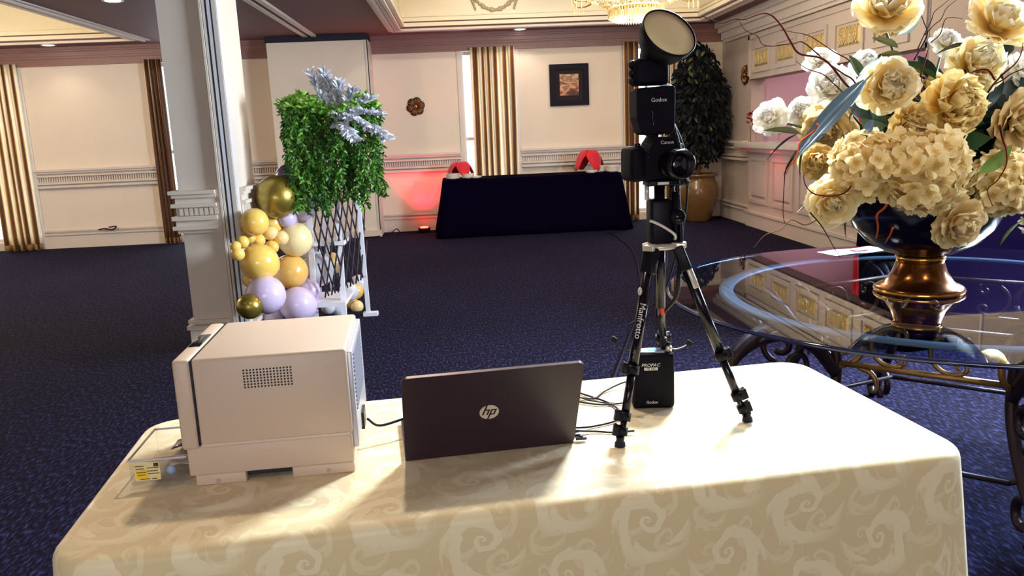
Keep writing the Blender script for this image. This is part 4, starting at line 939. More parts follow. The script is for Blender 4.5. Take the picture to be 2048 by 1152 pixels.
for i in range(15):
    for j in range(7):
        vh.lathe([(.0021, 0), (.0021, .0006), (1e-4, .0006)], 8, frame((-.034+i*.0069, Y0-.0002, .212+j*.0062), (1, 0, 0), (0, 0, 1)), smooth=False)
o = vh.build('vent_holes', M_blkp, t)
for x in (-.112, .122): MB().box(x-.004, x+.004, Y0-.0005, Y0+.004, .005, .013).build('latch', mat('latch_grey', (170, 156, 140), .4), t)
bp = MB().rbox(X1-.004, X1+.010, Y0+.02, Y1-.004, .05, H-.012, .003).build('rear_plate', mat('rear_grey', (196, 196, 204), .35, metal=.3), t)
gs = MB()
for k in range(14): gs.box(X1+.010, X1+.0125, Y0+.04, Y1-.06, .13+k*.0095, .134+k*.0095)
gs.build('rear_grille', M_prg, bp)
MB().box(X1+.008, X1+.016, -.03, .03, .045, .085).build('socket', M_blkp, bp)
# clear paper tray on the left side
M_clr = clear_mat('clear_plastic', (250, 251, 253), .05, .03, fk=.5)
tt = thing('clear_tray', 'clear plastic tray with a yellow label at the left of the printer', 'tray', (-.457, 1.822, TH+.0015), .0655)
a, b, c, d, e, f_ = X0-.115, X0+.004, Y0+.012, Y0+.20, .012, .068
MB().box(a, b, c, c+.0025, e, f_).build('side_wall', M_clr, tt); MB().box(a, b, d-.0025, d, e, f_).build('side_wall', M_clr, tt)
MB().box(a, a+.0025, c, d, e, f_).build('end_wall', M_clr, tt); MB().box(a, b, c, d, e, e+.0025).build('tray_floor', M_clr, tt)
MB().box(a-.003, b, c-.003, c, f_-.004, f_).box(a-.003, b, d, d+.003, f_-.004, f_).box(a-.003, a, c, d, f_-.004, f_).build('rim', mat('tray_rim', (200, 190, 196), .25), tt)
MB().box(a+.002, b, c+.004, d-.004, 0, e).build('tray_base', M_clr, tt)
yl = MB().box(a+.010, a+.062, c-.0006, c, .020, .060).build('warning_label', mat('label_yellow', (226, 208, 150), .5), tt)
MB().box(a+.012, a+.036, c-.0012, c-.0006, .024, .044).build('label_block', mat('label_strong_yellow', (236, 196, 40), .5), yl)
ink = mat('label_ink', (60, 40, 30), .6)
lt = MB()
for k, (x0, x1, z) in enumerate(((.013, .030, .046), (.036, .060, .047), (.036, .058, .040), (.014, .034, .038), (.016, .032, .032), (.036, .060, .034), (.020, .040, .0225), (.044, .054, .0225), (.012, .03, .052))): lt.box(a+x0, a+x1, c-.0016, c-.0011, z, z+.0016)
lt.box(a+.050, a+.060, c-.0014, c-.0006, .050, .058); lt.build('label_print', ink, yl)
MB().ell((a+.082, c+.008, .036), .010, .006, .010, 10, 8).build('blue_clip', mat('pale_blue', (150, 172, 220), .4), tt)
pm = mat('paper_scrap', (232, 222, 216), .6)
for k, (x, y, r, z) in enumerate(((a+.09, c+.06, .3, .030), (a+.08, c+.10, 1.2, .034), (a+.10, c+.13, .7, .040))):
    o = MB().grid(lambda u, v: ((u-.5)*.05, (v-.5)*.035, .006*math.sin(u*4+v*3)), 4, 3).build('paper_scrap', pm); o.matrix_basis = wmat(tt) @ Matrix.Translation((x, y, z)) @ Matrix.Rotation(r, 4, 'Z'); sheet(o, .0006); tag(o, ['nearest white paper scrap in the clear tray', 'middle white paper scrap in the clear tray', 'far white paper scrap in the clear tray'][k], 'paper', 'paper scraps in the tray')
o = MB().grid(lambda u, v: ((u-.5)*.045, (v-.5)*.06, .012*u), 3, 3).build('photo_strip', mat('photo_dark', (80, 48, 60), .3)); o.matrix_basis = wmat(tt) @ Matrix.Translation((b-.035, c+.115, .052)); sheet(o, .0006); tag(o, 'dark printed photo strip emerging into the clear tray', 'photo')

# ------------------------------------------------------------------ laptop
A, B = V((-.160, 1.697, TH)), V((.227, 1.741, TH)); ux = (B-A).normalized(); LW = (B-A).length
ang = math.atan2(ux.y, ux.x); ctr = (A+B)/2
t = thing('laptop', 'dark laptop seen from behind with its lid open', 'laptop', (ctr.x, ctr.y, TH+.002), ang)
M_lid = mat('laptop_dark', (44, 26, 40), .42, spec=.5, var=.03, vscale=30); M_lsv = mat('laptop_silver', (120, 108, 108), .3, metal=.8)
w = LW/2
TILT = math.radians(27); LM = Matrix.Translation((0, .008, .008)) @ Matrix.Rotation(-TILT+PI/2, 4, 'X')   # local lid: x, y up along lid, z away from camera
def lidM():
    yv = V((0, -math.sin(TILT), math.cos(TILT))); return frame((0, .004, .004), (1, 0, 0), yv)   # z = x cross y -> toward camera
LM = lidM()
poly = [(x, y+.125) for x, y, _ in rrect(LW, .25, .010, 4)]
lid = MB().prism(poly, -.006, .0, LM).build('lid', M_lid, t, fix=True)
MB().prism([(x*.995, y) for x, y in poly], -.0085, -.006, LM).build('screen_bezel', M_blkp, t, fix=True)
MB().box(-w+.012, w-.012, .238, .2492, -.0072, -.0005, LM @ Matrix.Translation((0, .0012, 0))).build('top_edge', M_lsv, lid)
MB().rbox(-w, w, .004, .25, 0, .014, .003).build('base', M_lid, t)
MB().cyl((-w+.05, .008, .010), (w-.05, .008, .010), .006, seg=10).build('hinge', M_blkp, t)
# round logo with the letters hp cut by slanted strokes
M_lg = mat('logo_silver', (226, 214, 190), .3, metal=.3)
LC = (-.008, .128); lr = .0215
cir = [(LC[0]+lr*math.cos(k*PI/24), LC[1]+lr*math.sin(k*PI/24)) for k in range(48)]
lg = MB().prism(cir, .0001, .0006, LM).build('logo_disc', M_lg, lid, fix=True)
def stroke(mb, pts, wd):   # slanted polyline strokes in logo units
    for (x0, y0), (x1, y1) in zip(pts, pts[1:]):
        f = lambda x, y: (LC[0]+(x+y*.30)*lr, LC[1]+y*lr)
        if abs(y1-y0) >= abs(x1-x0): pl = [f(x0-wd, y0), f(x0+wd, y0), f(x1+wd, y1), f(x1-wd, y1)]
        else: pl = [f(x0, y0-wd), f(x1, y1-wd), f(x1, y1+wd), f(x0, y0+wd)]
        mb.prism(pl, .0006, .0010, LM)
lt = MB()
stroke(lt, [(-.56, -.36), (-.56, 1.0)], .085); stroke(lt, [(-.56, .33), (-.10, .33)], .075); stroke(lt, [(-.12, .40), (-.12, -.36)], .085)
stroke(lt, [(.16, .40), (.16, -1.0)], .085); stroke(lt, [(.16, .33), (.58, .33)], .075); stroke(lt, [(.58, .40), (.58, -.36)], .085); stroke(lt, [(.16, -.29), (.58, -.29)], .075)
lab(lt.build('logo_letters', M_lid, lid, fix=True), 'dark letters hp on the round logo')
def wlap(x, y, z): return wmat(t) @ V((x, y, z))
def cable(name, pts, r, label, m=M_blkp, n=7, plug=None):
    t2 = thing(name, label, 'cable', pts[0]); MB().tube(crv(pts, n), r, 6).build('cord', m, t2, world=True)
    for k in (plug or []):
        p, d = V(k[0]), V(k[1]).normalized(); MB().rbox(-.0065, .0065, -.012, .014, -.0035, .0035, .0015, M=frame(p, d.cross(V((0, 0, 1))), d)).build('plug', m, t2, world=True)
    return t2
zt = TH+.006
P1 = wlap(w+.012, .075, .010); P2 = wlap(w+.012, .055, .010); P3 = wlap(w+.008, .022, .010)
cable('usb_cable', [P1, (.28, 1.832, zt), (.345, 1.86, zt), (.372, 1.905, zt), (.355, 1.99, zt), (.31, 2.06, zt), (.26, 2.13, zt), (.22, 2.17, zt+.01)], .0028, 'looping black usb cable from the upper laptop port', plug=[(P1, (1, .1, 0))])
cable('usb_cable', [P2, (.285, 1.80, zt), (.33, 1.785, zt), (.375, 1.775, zt+.005)], .0026, 'short black usb cable from the lower laptop port to the tripod leg', plug=[(P2, (1, .1, 0))])
cable('usb_receiver', [P3, wlap(w+.016, .018, .012), wlap(w+.020, .008, .010)], .004, 'stubby black usb plug nearest the camera on the laptop side', plug=[(wlap(w+.018, .012, .008), (1, 0, 0))])
cable('charging_cable', [(.20, 2.10, zt), (.27, 2.06, zt), (.32, 2.035, zt), (.36, 2.09, zt), (.43, 2.13, zt+.01), (.47, 2.11, zt), (.46, 2.03, zt), (.40, 1.99, zt), (.33, 1.985, zt), (.26, 2.03, zt), (.21, 2.07, zt)], .0026, 'thin black cable curling between the laptop and the tripod')
cable('data_cable', [(.19, 2.13, zt+.012), (.25, 2.09, zt+.004), (.31, 2.02, zt), (.38, 1.985, zt), (.44, 2.0, zt+.002), (.46, 2.05, zt), (.45, 2.1, zt+.01)], .0022, 'second thin black cable crossing behind the laptop')
ps = wmat(bp) @ V((X1+.020, 0, .06))
cable('printer_cable', [ps, ps+V((.03, .0, -.02)), (-.16, 1.87, .795), (-.145, 1.90, .775), (-.10, 1.95, .762), (-.02, 2.0, .757)], .0032, 'black power cable from the printer side to behind the laptop')
# ------------------------------------------------------------------ tripod
M_tb = mat('tripod_black', (5, 2, 13), .5, spec=.2); M_tg = mat('tripod_gloss', (14, 7, 22), .22, metal=.3, spec=.5); M_ts = mat('tripod_silver', (206, 198, 186), .3, metal=.35)
M_white = mat('print_white', (226, 220, 214), .5); M_rub = mat('rubber', (16, 10, 22), .8)
HUB = V((.462, 1.868, 1.185)); zt0 = TH+.0015
F1, F2, F3 = V((.328, 1.713, zt0)), V((.663, 1.816, zt0)), V((.520, 2.085, zt0))
t = thing('tripod', 'black camera tripod standing on the damask table', 'tripod', (HUB.x, HUB.y, TH)); TRI = t
CAMV = V((0, 0, 1.47))
def tri_leg(F_, lab_=None):
    out = (V((F_.x, F_.y, 0))-V((HUB.x, HUB.y, 0))).normalized(); top = HUB+out*.045+V((0, 0, -.010)); d = (F_-top); L = d.length; d.normalize()
    at = lambda s: top+d*(L*s)
    MB().rbox(-.017, .017, -.012, .05, -.013, .013, .004, M=frame(at(.0), d.cross(out), d)).build('shoulder', M_tb, t, world=True)
    up = MB().cyl(at(.02), at(.63), .0125, seg=14); up.build('leg_section', M_tg, t, world=True)
    MB().cyl(at(.60), at(.86), .0100, seg=12).build('leg_section', M_tg, t, world=True)
    MB().cyl(at(.84), at(.97), .0075, seg=12).build('leg_section', M_tg, t, world=True)
    for s, r in ((.61, .016), (.85, .0145), (.925, .0125)):
        cl = MB().cyl(at(s-.022), at(s+.022), r, seg=12)
        sd = d.cross(V((0, -1, 0))).normalized(); sd = sd if sd.dot(out) > 0 else -sd
        cl.rbox(-r*.7, r*.7, -.013, .013, r*.4, r+.009, .002, M=frame(at(s), d.cross(sd), d)); c_ = cl.build('clamp', M_tb, t, world=True)
        MB().cyl(at(s-.03)+sd*(r+.002), at(s-.01)+sd*(r+.006), .0055, seg=8).build('lever', M_tb, c_, world=True)
    MB().lathe([(.009, .022), (.0075, .014), (.012, .008), (.013, 0)][::-1], 14).build('foot', M_rub, t).matrix_basis = Matrix.Translation(F_-V((HUB.x, HUB.y, TH)))
    return at, d, out
at1, d1, _ = tri_leg(F1); at2, d2, _ = tri_leg(F2); at3, d3, _ = tri_leg(F3)
# silver collar and leg-angle catches
MB().lathe([(.020, -.006), (.040, -.004), (.042, .006), (.022, .010)], 20, c=HUB).build('collar', M_ts, t, world=True)
for F_ in (F1, F2, F3):
    out = (V((F_.x, F_.y, 0))-V((HUB.x, HUB.y, 0))).normalized()
    MB().rbox(-.015, .015, .025, .062, -.004, .010, .003, M=frame(HUB, out.cross(V((0, 0, 1))), out)).build('collar_lug', M_ts, t, world=True)
sd = V((1, 0, 0)); MB().rbox(-.007, .007, .035, .085, -.006, .0165, .003, M=frame(at2(.03), d2.cross(V((.3, -1, 0))), d2)).build('angle_catch', M_ts, t, world=True)
MB().ell(at1(.20)+V((-.012, -.004, 0)), .006, .008, .010, 10, 8).build('angle_catch', M_ts, t, world=True)
# wide column sleeve, column, head plate and knobs
MB().rbox(HUB.x-.028, HUB.x+.026, HUB.y-.026, HUB.y+.026, HUB.z+.004, HUB.z+.115, .010).build('column_sleeve', M_tb, t, world=True)
MB().cyl(HUB+V((0, 0, -.15)), HUB+V((0, 0, .16)), .013, seg=14).build('centre_column', M_tg, t, world=True)
MB().cyl(HUB+V((.036, -.010, -.01)), HUB+V((.036, -.010, .13)), .011, seg=12).build('crank_tube', M_tb, t, world=True)
MB().lathe([(.017, -.006), (.019, 0), (.017, .006), (1e-4, .006)], 18, axis(HUB+V((.036, -.026, .072)), (0, -1, .1))).build('crank_knob', M_tb, t, world=True)
MB().lathe([(.006, .0062), (.011, .0062), (.011, .0075), (1e-4, .0075)], 14, axis(HUB+V((.036, -.026, .072)), (0, -1, .1))).build('crank_cap', M_tg, t, world=True)
MB().rbox(HUB.x-.034, HUB.x+.042, HUB.y-.03, HUB.y+.03, HUB.z+.145, HUB.z+.158, .003).build('head_plate', M_tb, t, world=True)
MB().cyl(HUB+V((.042, 0, .152)), HUB+V((.068, 0, .152)), .010, seg=12).build('plate_knob', M_tb, t, world=True)
for s in (-1, 1): MB().cyl(HUB+V((s*.030, 0, .112)), HUB+V((s*.030, 0, .15)), .006, seg=10).build('head_strut', M_ts if s < 0 else M_tb, t, world=True)
ft = HUB+V((0, -.002, .1515)); MB().box(ft.x-.012, ft.x+.014, ft.y-.0315, ft.y-.029, ft.z-.003, ft.z+.003).build('level_window', M_ts, t, world=True)
# lettering down the near leg
pm_ = at1(.36); n_ = (CAMV-pm_).normalized(); dn = d1; n_ = (n_-dn*n_.dot(dn)).normalized()
text('leg_lettering', 'Manfrotto', .0205, frame(pm_+n_*.0130, dn, n_.cross(dn)), M_white, t, sx=1.0, depth=.0003)
pm_ = at1(.53); text('leg_small_lettering', 'alpha', .010, frame(pm_+n_*.0130, dn, n_.cross(dn)), mat('print_grey', (130, 118, 112), .5), t, shear=.3)
# white cable tie
tag(MB().tube(crv([HUB+V((-.031, -.030, .066)), HUB+V((-.02, -.032, .062)), HUB+V((.005, -.033, .048)), HUB+V((.026, -.032, .032)), HUB+V((.031, -.024, .020)), HUB+V((.028, .0, .018))]), .0034, 6).build('cable_tie', mat('white_nylon', (226, 216, 208), .4)), 'white nylon cable tie wrapped diagonally around the tripod sleeve', 'cable tie')

# ------------------------------------------------------------------ camera on the tripod
CZ = HUB.z+.158
t = thing('camera', 'black single lens reflex camera facing us on the tripod', 'camera', (HUB.x-.008, HUB.y, CZ), math.radians(8))
M_cb = mat('camera_black', (4, 1, 12), .65, spec=.14, bump=.1, bscale=300); M_ln = mat('lens_black', (9, 4, 18), .35, spec=.35)
MB().rbox(-.073, .073, -.030, .034, 0, .070, .010, 3).build('body', M_cb, t)
MB().rbox(-.078, -.040, -.048, .034, .0, .080, .013, 3).build('grip', M_cb, t)
hump = MB(); pl = [(-.040, .062), (.040, .062), (.030, .086), (.020, .099), (-.020, .099), (-.030, .086)]
hump.prism(pl, -.034, .034, frame((.008, 0, 0), (1, 0, 0), (0, 0, 1))).build('prism_hump', M_cb, t, fix=True)
MB().lathe([(.011, 0), (.012, .010), (.010, .012), (1e-4, .012)], 16, c=(.056, .006, .070)).build('mode_dial', M_cb, t)
MB().lathe([(.007, 0), (.007, .008), (1e-4, .009)], 12, c=(-.056, -.030, .079)).build('shutter_button', M_tg, t)
LA = axis((.024, -.026, .036), (.10, -1, .02)) @ Matrix.Scale(.93, 4)
MB().lathe([(.034, 0), (.034, .02), (.032, .022), (.035, .026), (.036, .058), (.0345, .06), (.0345, .066), (.031, .066), (.029, .052), (1e-4, .050)], 32, LA).build('lens_barrel', M_ln, t)
rg = MB()
for k in range(36):
    a = k*PI/18; p = LA @ V((.0362*math.cos(a), .0362*math.sin(a), .042)); rg.box(-.0012, .0012, -.0012, .0012, -.011, .011, LA @ Matrix.Translation((.0362*math.cos(a), .0362*math.sin(a), .042)) @ Matrix.Rotation(a, 4, 'Z'))
rg.build('zoom_ring', M_cb, t)
MB().lathe([(.028, .0515), (.018, .056), (1e-4, .058)], 24, LA).build('front_element', mat('lens_glass', (10, 8, 28), .05, coat=1.), t)
MB().tube([LA @ V((.0328*math.cos(a*PI/16), .0328*math.sin(a*PI/16), .0665)) for a in range(32)], .0012, 5, closed=True).build('lens_rim', M_tg, t)
Mt = wmat(t)
text('camera_lettering', 'Canon', .0105, Mt @ frame((.014, -.0352, .0865), (1, 0, 0), (0, .15, 1)), M_white, t, sx=1.15)
# tiny red dot / infrared window
MB().ell((-.03, -.0305, .056), .003, .0015, .003, 8, 6).build('sensor_window', M_tg, t)

# ------------------------------------------------------------------ flash
FB = Mt @ V((.006, .004, .099))
t = thing('flash_unit', 'black flash with round white diffuser mounted on the camera', 'flash', FB+V((-.012, 0, 0)), math.radians(4)); FD = -.019
MB().rbox(-.012, .012, -.012, .012, 0, .008, .002).build('shoe', M_tb, t)
MB().cyl((0, 0, .006), (0, 0, .012), .016, seg=14).build('neck', M_tb, t)
MB().lathe([(.022, .005), (.022, .009)], 16).build('lock_ring', M_tg, t)
b_ = MB(); pl = [(-.036, .030), (-.026, .024), (.034, .026), (.044, .034), (.046, .128), (.040, .134), (-.042, .130), (-.046, .124), (-.046, .065), (-.041, .050)]
b_.prism(pl, -.030, .032, frame((0, 0, FD), (1, 0, 0), (0, 0, 1))); o = b_.build('flash_body', M_cb, t, fix=True); md = o.modifiers.new('round', 'BEVEL'); md.width = .005; md.segments = 2
text('flash_lettering', 'Godox', .0125, wmat(t) @ frame((.006, -.0325, .102+FD), (1, 0, 0), (0, 0, 1)), M_white, t, sx=1.05)
sp = MB().tube(crv([(-.012, -.034, .080+FD), (-.009, -.0345, .070+FD), (-.011, -.0345, .060+FD), (-.008, -.0345, .050+FD), (-.010, -.034, .044+FD)], 4), .0022, 5); sp.build('catch', M_tg, t)
MB().ell((.030, -.012, .134+FD), .013, .010, .004, 14, 8).build('ready_lamp', mat('pale_lens', (196, 216, 232), .2), t)
# tilting head with knobs, then the bowl reflector
MB().rbox(-.047, .034, -.028, .030, .136+FD, .196+FD, .010, 3).build('flash_head', M_cb, t)
for z in (.148, .166, .184): MB().ell((-.048, -.004, z+FD), .009, .014, .010, 10, 8).build('tilt_knob', M_tb, t)
DC = V((.477, 1.832, 1.669)); dn_ = V((.30, -.78, .57)).normalized(); RM = axis(DC, dn_)
MB().lathe([(.028, -.088), (.034, -.070), (.054, -.042), (.064, -.018), (.0665, .003), (.064, .004), (.0615, -.002)], 36, RM).build('reflector_bowl', M_tb, t, world=True)
MB().lathe([(.063, -.004), (.0627, .0005), (.037, .004), (1e-4, .006)], 36, RM).build('diffuser', mat('diffuser_white', (238, 216, 162), .6, spec=.3), t, world=True)
# ribbed power cord from the flash down to the battery pack
PKC = V((.464, 1.965, TH))
pts = crv([wmat(t) @ V((.040, .0, .06)), HUB+V((.052, -.004, .20)), HUB+V((.040, -.012, .14)), HUB+V((.046, -.020, .03)), HUB+V((.042, -.012, -.07)), HUB+V((.044, .02, -.13)), (.478, 1.94, .99), (.492, 1.955, .925), (.494, 1.962, .905)], 14)
cb = MB(); n = len(pts); rs = [.0062 if i % 2 else .0048 for i in range(n)]; cb.tube(pts, rs, 8)
t2 = thing('flash_cable', 'ribbed black cord from the flash down to the battery pack', 'cable', pts[0]); cb.build('cord', M_tb, t2, world=True)
MB().cyl((.492, 1.958, .935), (.494, 1.962, .905), .009, seg=10).build('plug', M_tb, t2, world=True)
tag(MB().ell((.480, 1.918, 1.022), .0055, .004, .020, 10, 8).build('strap_tab', mat('orange_red_tag', (226, 58, 34), .5)), 'small orange-red tab on the cord in front of the tripod leg', 'tag')
cable('remote_cable', [wmat(t) @ V((.046, .01, .05)), (.545, 1.95, 1.40), (.555, 1.97, 1.27), (.53, 1.99, 1.13), (.50, 2.0, 1.04), (.44, 1.99, .985), (.405, 1.98, .965)], .0028, 'thin black cable hanging in an arc to the right of the tripod', m=M_tb)

# ------------------------------------------------------------------ battery pack
t = thing('battery_pack', 'black flash battery pack standing between the tripod legs', 'battery pack', (PKC.x, PKC.y, TH+.0015), -.10)
o = MB().rbox(-.054, .054, -.028, .028, 0, .148, .011, 3).build('case', M_cb, t)
MB().rbox(-.033, .030, -.020, .020, .1475, .151, .0015).build('top_panel', mat('panel_silver', (176, 184, 204), .25, metal=.4), t)
MB().rbox(-.012, .010, -.008, .008, .151, .1522, .0005).build('display', mat('cyan_display', (60, 190, 230), .3, emit=.8), t)
for x in (-.044, .041): c_ = MB().lathe([(.0095, .146), (.0095, .160), (.007, .162), (1e-4, .162)], 14, c=(x, -.002, 0)).build('socket', M_ts, t); MB().lathe([(.006, .162), (.006, .170), (1e-4, .171)], 12, c=(x, -.002, 0)).build('socket_plug', M_tb, c_)
Pt = wmat(t)
fx = lambda x, z: Pt @ frame((x, -.0284, z), (1, 0, 0), (0, 0, 1))
text('pack_name_lettering', 'PROPAC', .0118, fx(-.008, .118), M_white, t, shear=.25, sx=1.05)
lb = MB().box(-.024, .010, -.0288, -.0283, .1045, .1120).build('model_plate', M_white, t); text('model_lettering', 'PB 960', .0078, Pt @ frame((-.007, -.0290, .1082), (1, 0, 0), (0, 0, 1)), M_tb, lb, shear=.2, sx=1.1)
text('maker_lettering', 'Godox', .0105, fx(-.005, .019), M_white, t)
for k, (P, e) in enumerate(((((-.046, 0, .158), (-.062, -.006, .152), (-.078, -.01, .162), (-.094, -.012, .178)), (-.098, -.012, .184)), (((.042, 0, .158), (.058, .004, .150), (.078, .006, .154), (.090, .008, .160)), (.096, .008, .163)))):
    c_ = MB().tube(crv(P, 5), .0016, 6).build('cap_leash', M_tb if k == 0 else M_ts, t)
    MB().rbox(-.008, .008, -.007, .007, -.007, .007, .002, M=Matrix.Translation(e) @ Matrix.Rotation(.6, 4, 'Y')).build('dust_cap', M_tb, c_)
# ------------------------------------------------------------------ round glass table on an iron base
GC = V((1.948, 3.072, 0)); GR = 1.125; GZ = .760
M_iron = mat('wrought_iron', (44, 28, 30), .42, metal=.55, var=.5, vscale=18); M_irg = mat('iron_gilt', (128, 92, 48), .4, metal=.6, var=.4, vscale=20)
t = thing('glass_table', 'large round glass topped table on a scrolled iron base', 'table', (GC.x, GC.y, 0))
M_tg2 = clear_mat('table_glass', (222, 230, 244), .015, .0, (.97, .98, 1), fk=1.5, ior=1.5)
MB().lathe([(1e-4, GZ), (GR-.012, GZ), (GR, GZ+.006), (GR, GZ+.012), (GR-.006, GZ+.017), (1e-4, GZ+.017)], 96, smooth=False).build('glass_top', M_tg2, t)
MB().lathe([(GR-.001, GZ+.001), (GR+.004, GZ+.003), (GR+.005, GZ+.013), (GR, GZ+.0165)], 96, caps=False).build('glass_edge', mat('glass_edge', (24, 30, 60), .1, spec=.8), t)
MB().lathe([(.845, GZ-.012), (.905, GZ-.012), (.905, GZ-.003), (.845, GZ-.003), (.845, GZ-.012)], 72, caps=False).build('support_ring', mat('ring_daylight_sheen', (112, 132, 136), .4), t)  # iron ring coloured pale to paint in the daylight it reflects
def arc(c, r, a0, a1, ex, ez, n=14, rend=None):
    P = []
    for i in range(n+1):
        u = i/n; a = math.radians(a0+(a1-a0)*u); rr = r if rend is None else r+(rend-r)*u; P.append(V(c)+V(ex)*math.cos(a)*rr+V(ez)*math.sin(a)*rr)
    return P
UZ = V((0, 0, 1)); HEX = []; RB = .585
for k in range(6):
    a = math.radians(199+60*k); HEX.append(V((RB*math.cos(a), RB*math.sin(a), 0)))
def flatbar(mb, P, w=.022, th=.010, side=None):
    mb.tube(P, [w*.5]*len(P), 6); return mb
for k in range(6):
    p = HEX[k]; o_ = p.normalized(); nx = HEX[(k+1) % 6]; e = (nx-p); L = e.length; e.normalize()
    vis = True
    # leg: S scroll from the floor up to the ring, in the radial plane
    P = [p+o_*.22+UZ*.03, p+o_*.27+UZ*.10, p+o_*.20+UZ*.17, p+o_*.13+UZ*.12, p+o_*.16+UZ*.06]
    MB().tube(crv([p+o_*.30+UZ*.012, p+o_*.34+UZ*.06, p+o_*.28+UZ*.13, p+o_*.16+UZ*.20, p+o_*.06+UZ*.32, p+UZ*.45, p+UZ*.60, p+o_*.02+UZ*.72, p+o_*.10+UZ*.745], 7), .021, 8).build('leg', M_iron, t)
    MB().tube(arc(p+o_*.13+UZ*.125, .095, -60, 300, o_, UZ, 18, .028), .017, 8).build('leg_scroll', M_iron, t)
    MB().tube(arc(p+o_*.10+UZ*.44, .085, -80, 300, o_, UZ, 18, .03), .016, 8).build('leg_scroll', M_iron, t)
    MB().tube(arc(p+e*.005+UZ*.63, .095, 0, 350, (e-o_*.2).normalized(), UZ, 22), .012, 8).build('corner_ring', M_irg, t)
    MB().tube(arc(p+e*.03+UZ*.62, .055, 40, 380, e, UZ, 16, .022), .010, 7).build('corner_scroll', M_irg, t)
    # leafy arm arching outward under the glass
    P = crv([p+UZ*.50, p+o_*.10+UZ*.62, p+o_*.24+UZ*.695, p+o_*.36+UZ*.70, p+o_*.46+UZ*.655, p+o_*.53+UZ*.57], 6)
    arm = MB().tube(P, [.020+.016*math.sin(PI*i/(len(P)-1)) for i in range(len(P))], 8).build('leaf_arm', M_iron, t)
    for s in (-1, 1):
        sd_ = o_.cross(UZ)*s
        MB().tube(crv([P[4]+UZ*.02, P[9]+sd_*.035+UZ*.03, P[15]+sd_*.05+UZ*.012, P[20]+sd_*.03], 5), [.006+.010*math.sin(PI*i/15) for i in range(16)], 6).build('arm_leaf', M_iron, arm)
    MB().tube(arc(p+o_*.20+UZ*.56, .06, 200, -120, o_, UZ, 16, .022), .011, 7).build('arm_scroll', M_iron, arm)
    # rails and C scrolls between the legs
    q0, q1 = p, nx
    MB().tube([q0+UZ*.715, q1+UZ*.715], .011, 8).build('rail', M_irg, t)
    MB().tube([q0+UZ*.545, q1+UZ*.545], .012, 8).build('rail', M_irg, t)
    MB().tube([q0+o_*.02+UZ*.20, q1+nx.normalized()*.02+UZ*.20], .010, 8).build('stretcher', M_iron, t)
    for u in (.34, .68):
        c = p+e*L*u+UZ*.63
        MB().tube(arc(c, .073, 60, 300, e, UZ, 16), .009, 7).build('c_scroll', M_irg, t)
        for s in (-1, 1):
            a_ = math.radians(60*s); c2 = c+e*math.cos(a_)*.050+UZ*math.sin(a_)*.050
            MB().tube(arc(c2, .024, 60*s, 60*s-300*s, e, UZ, 14, .006), .008, 7).build('scroll_end', M_irg, t)
    MB().tube(crv([p+e*.08+UZ*.54, p+e*.13+UZ*.52, p+e*.15+UZ*.48, p+e*.145+UZ*.45], 4), [.010]*8+[.007]*5, 7).build('leaf_drop', M_irg, t)

# paper lying on the glass
t = thing('flyer', 'white flyer with red print lying on the glass table', 'paper', (2.02, 4.02, GZ+.0175), .25)
MB().grid(lambda u, v: ((u-.5)*.34, (v-.5)*.15, .001+.004*math.sin(u*5)**2), 8, 2).build('sheet', mat('paper_white', (224, 244, 246), .6), t)
MB().grid(lambda u, v: (.04+(u-.5)*.10, (v-.5)*.07, .0075), 3, 2).build('red_print', mat('paper_red', (226, 110, 120), .6), t)
# black draped side table behind the urn
folding_table('high side table under black cloth beyond the glass table', (3.36, 5.05, 0), 0, 1.22, .56, 1.335)
cloth_obj('side_tablecloth', 'tall black cloth draped over the side table behind the urn', M_blk, (3.36, 5.05, 0), 0, w=1.26, d=.60, h=1.35, drop=.006, r=.03, step=.06, flare=.03, fold=.008, seed=9, corner=.01)

# ------------------------------------------------------------------ urn
UC = V((1.79, 3.02, GZ+.0175))
t = thing('urn', 'dark glossy urn with flared bronze foot on the glass table', 'vase', UC)
M_ub = mat('urn_bronze', (122, 72, 30), .2, metal=.85, var=.3, vscale=6); M_ud = mat('urn_dark', (8, 3, 18), .16, spec=.35, coat=.15)
MB().lathe([(.158, 0), (.163, .006), (.163, .018), (.152, .026), (.13, .034), (.102, .075), (.088, .115), (.086, .128)], 40).build('foot', M_ub, t)
MB().lathe([(.165, .004), (.168, .010), (.165, .016)], 40, caps=False).build('foot_rim', mat('rim_gold', (214, 156, 74), .15, metal=.9), t)
MB().lathe([(.082, .128), (.092, .132), (.092, .142), (.082, .146)], 32).build('neck_ring', mat('rim_gold', (214, 156, 74), .15, metal=.9), t)
MB().lathe([(.075, .146), (.13, .160), (.20, .20), (.25, .255), (.285, .33), (.292, .40), (.285, .43), (.30, .445), (.296, .452), (.27, .44), (.27, .38), (1e-4, .36)], 44).build('bowl', M_ud, t)

# ------------------------------------------------------------------ flowers
def petal_me(name, L, W, cup, ruf, seed, m, nu=4, nv=5, tip=.8):
    q = random.Random(seed); mb = MB(); mb.t = []; p1, p2 = q.uniform(0, 6), q.uniform(0, 6)
    def fn(u, v):
        w_ = (u-.5)*2; wd = W*(.18+.82*math.sin(PI*.5*min(1, v*1.25))**1.1)*(1-(max(0, v-tip)/(1-tip))**2*.45)
        y = v*L*(1-.06*w_*w_*v); z = cup*L*(v*v*.9-.25*v)+.35*cup*W*w_*w_+ruf*L*v*v*(math.sin(w_*5+p1)+.6*math.sin(w_*9+p2+v*4))
        mb.t.append(v); return (w_*wd, y, z)
    mb.grid(fn, nu, nv); return mb.mesh(name, m)
M_pet = attr_mat('petal_cream', [(0, (208, 162, 70)), (.45, (236, 208, 130)), (.8, (246, 230, 176)), (1, (250, 242, 212))], .7, .42)
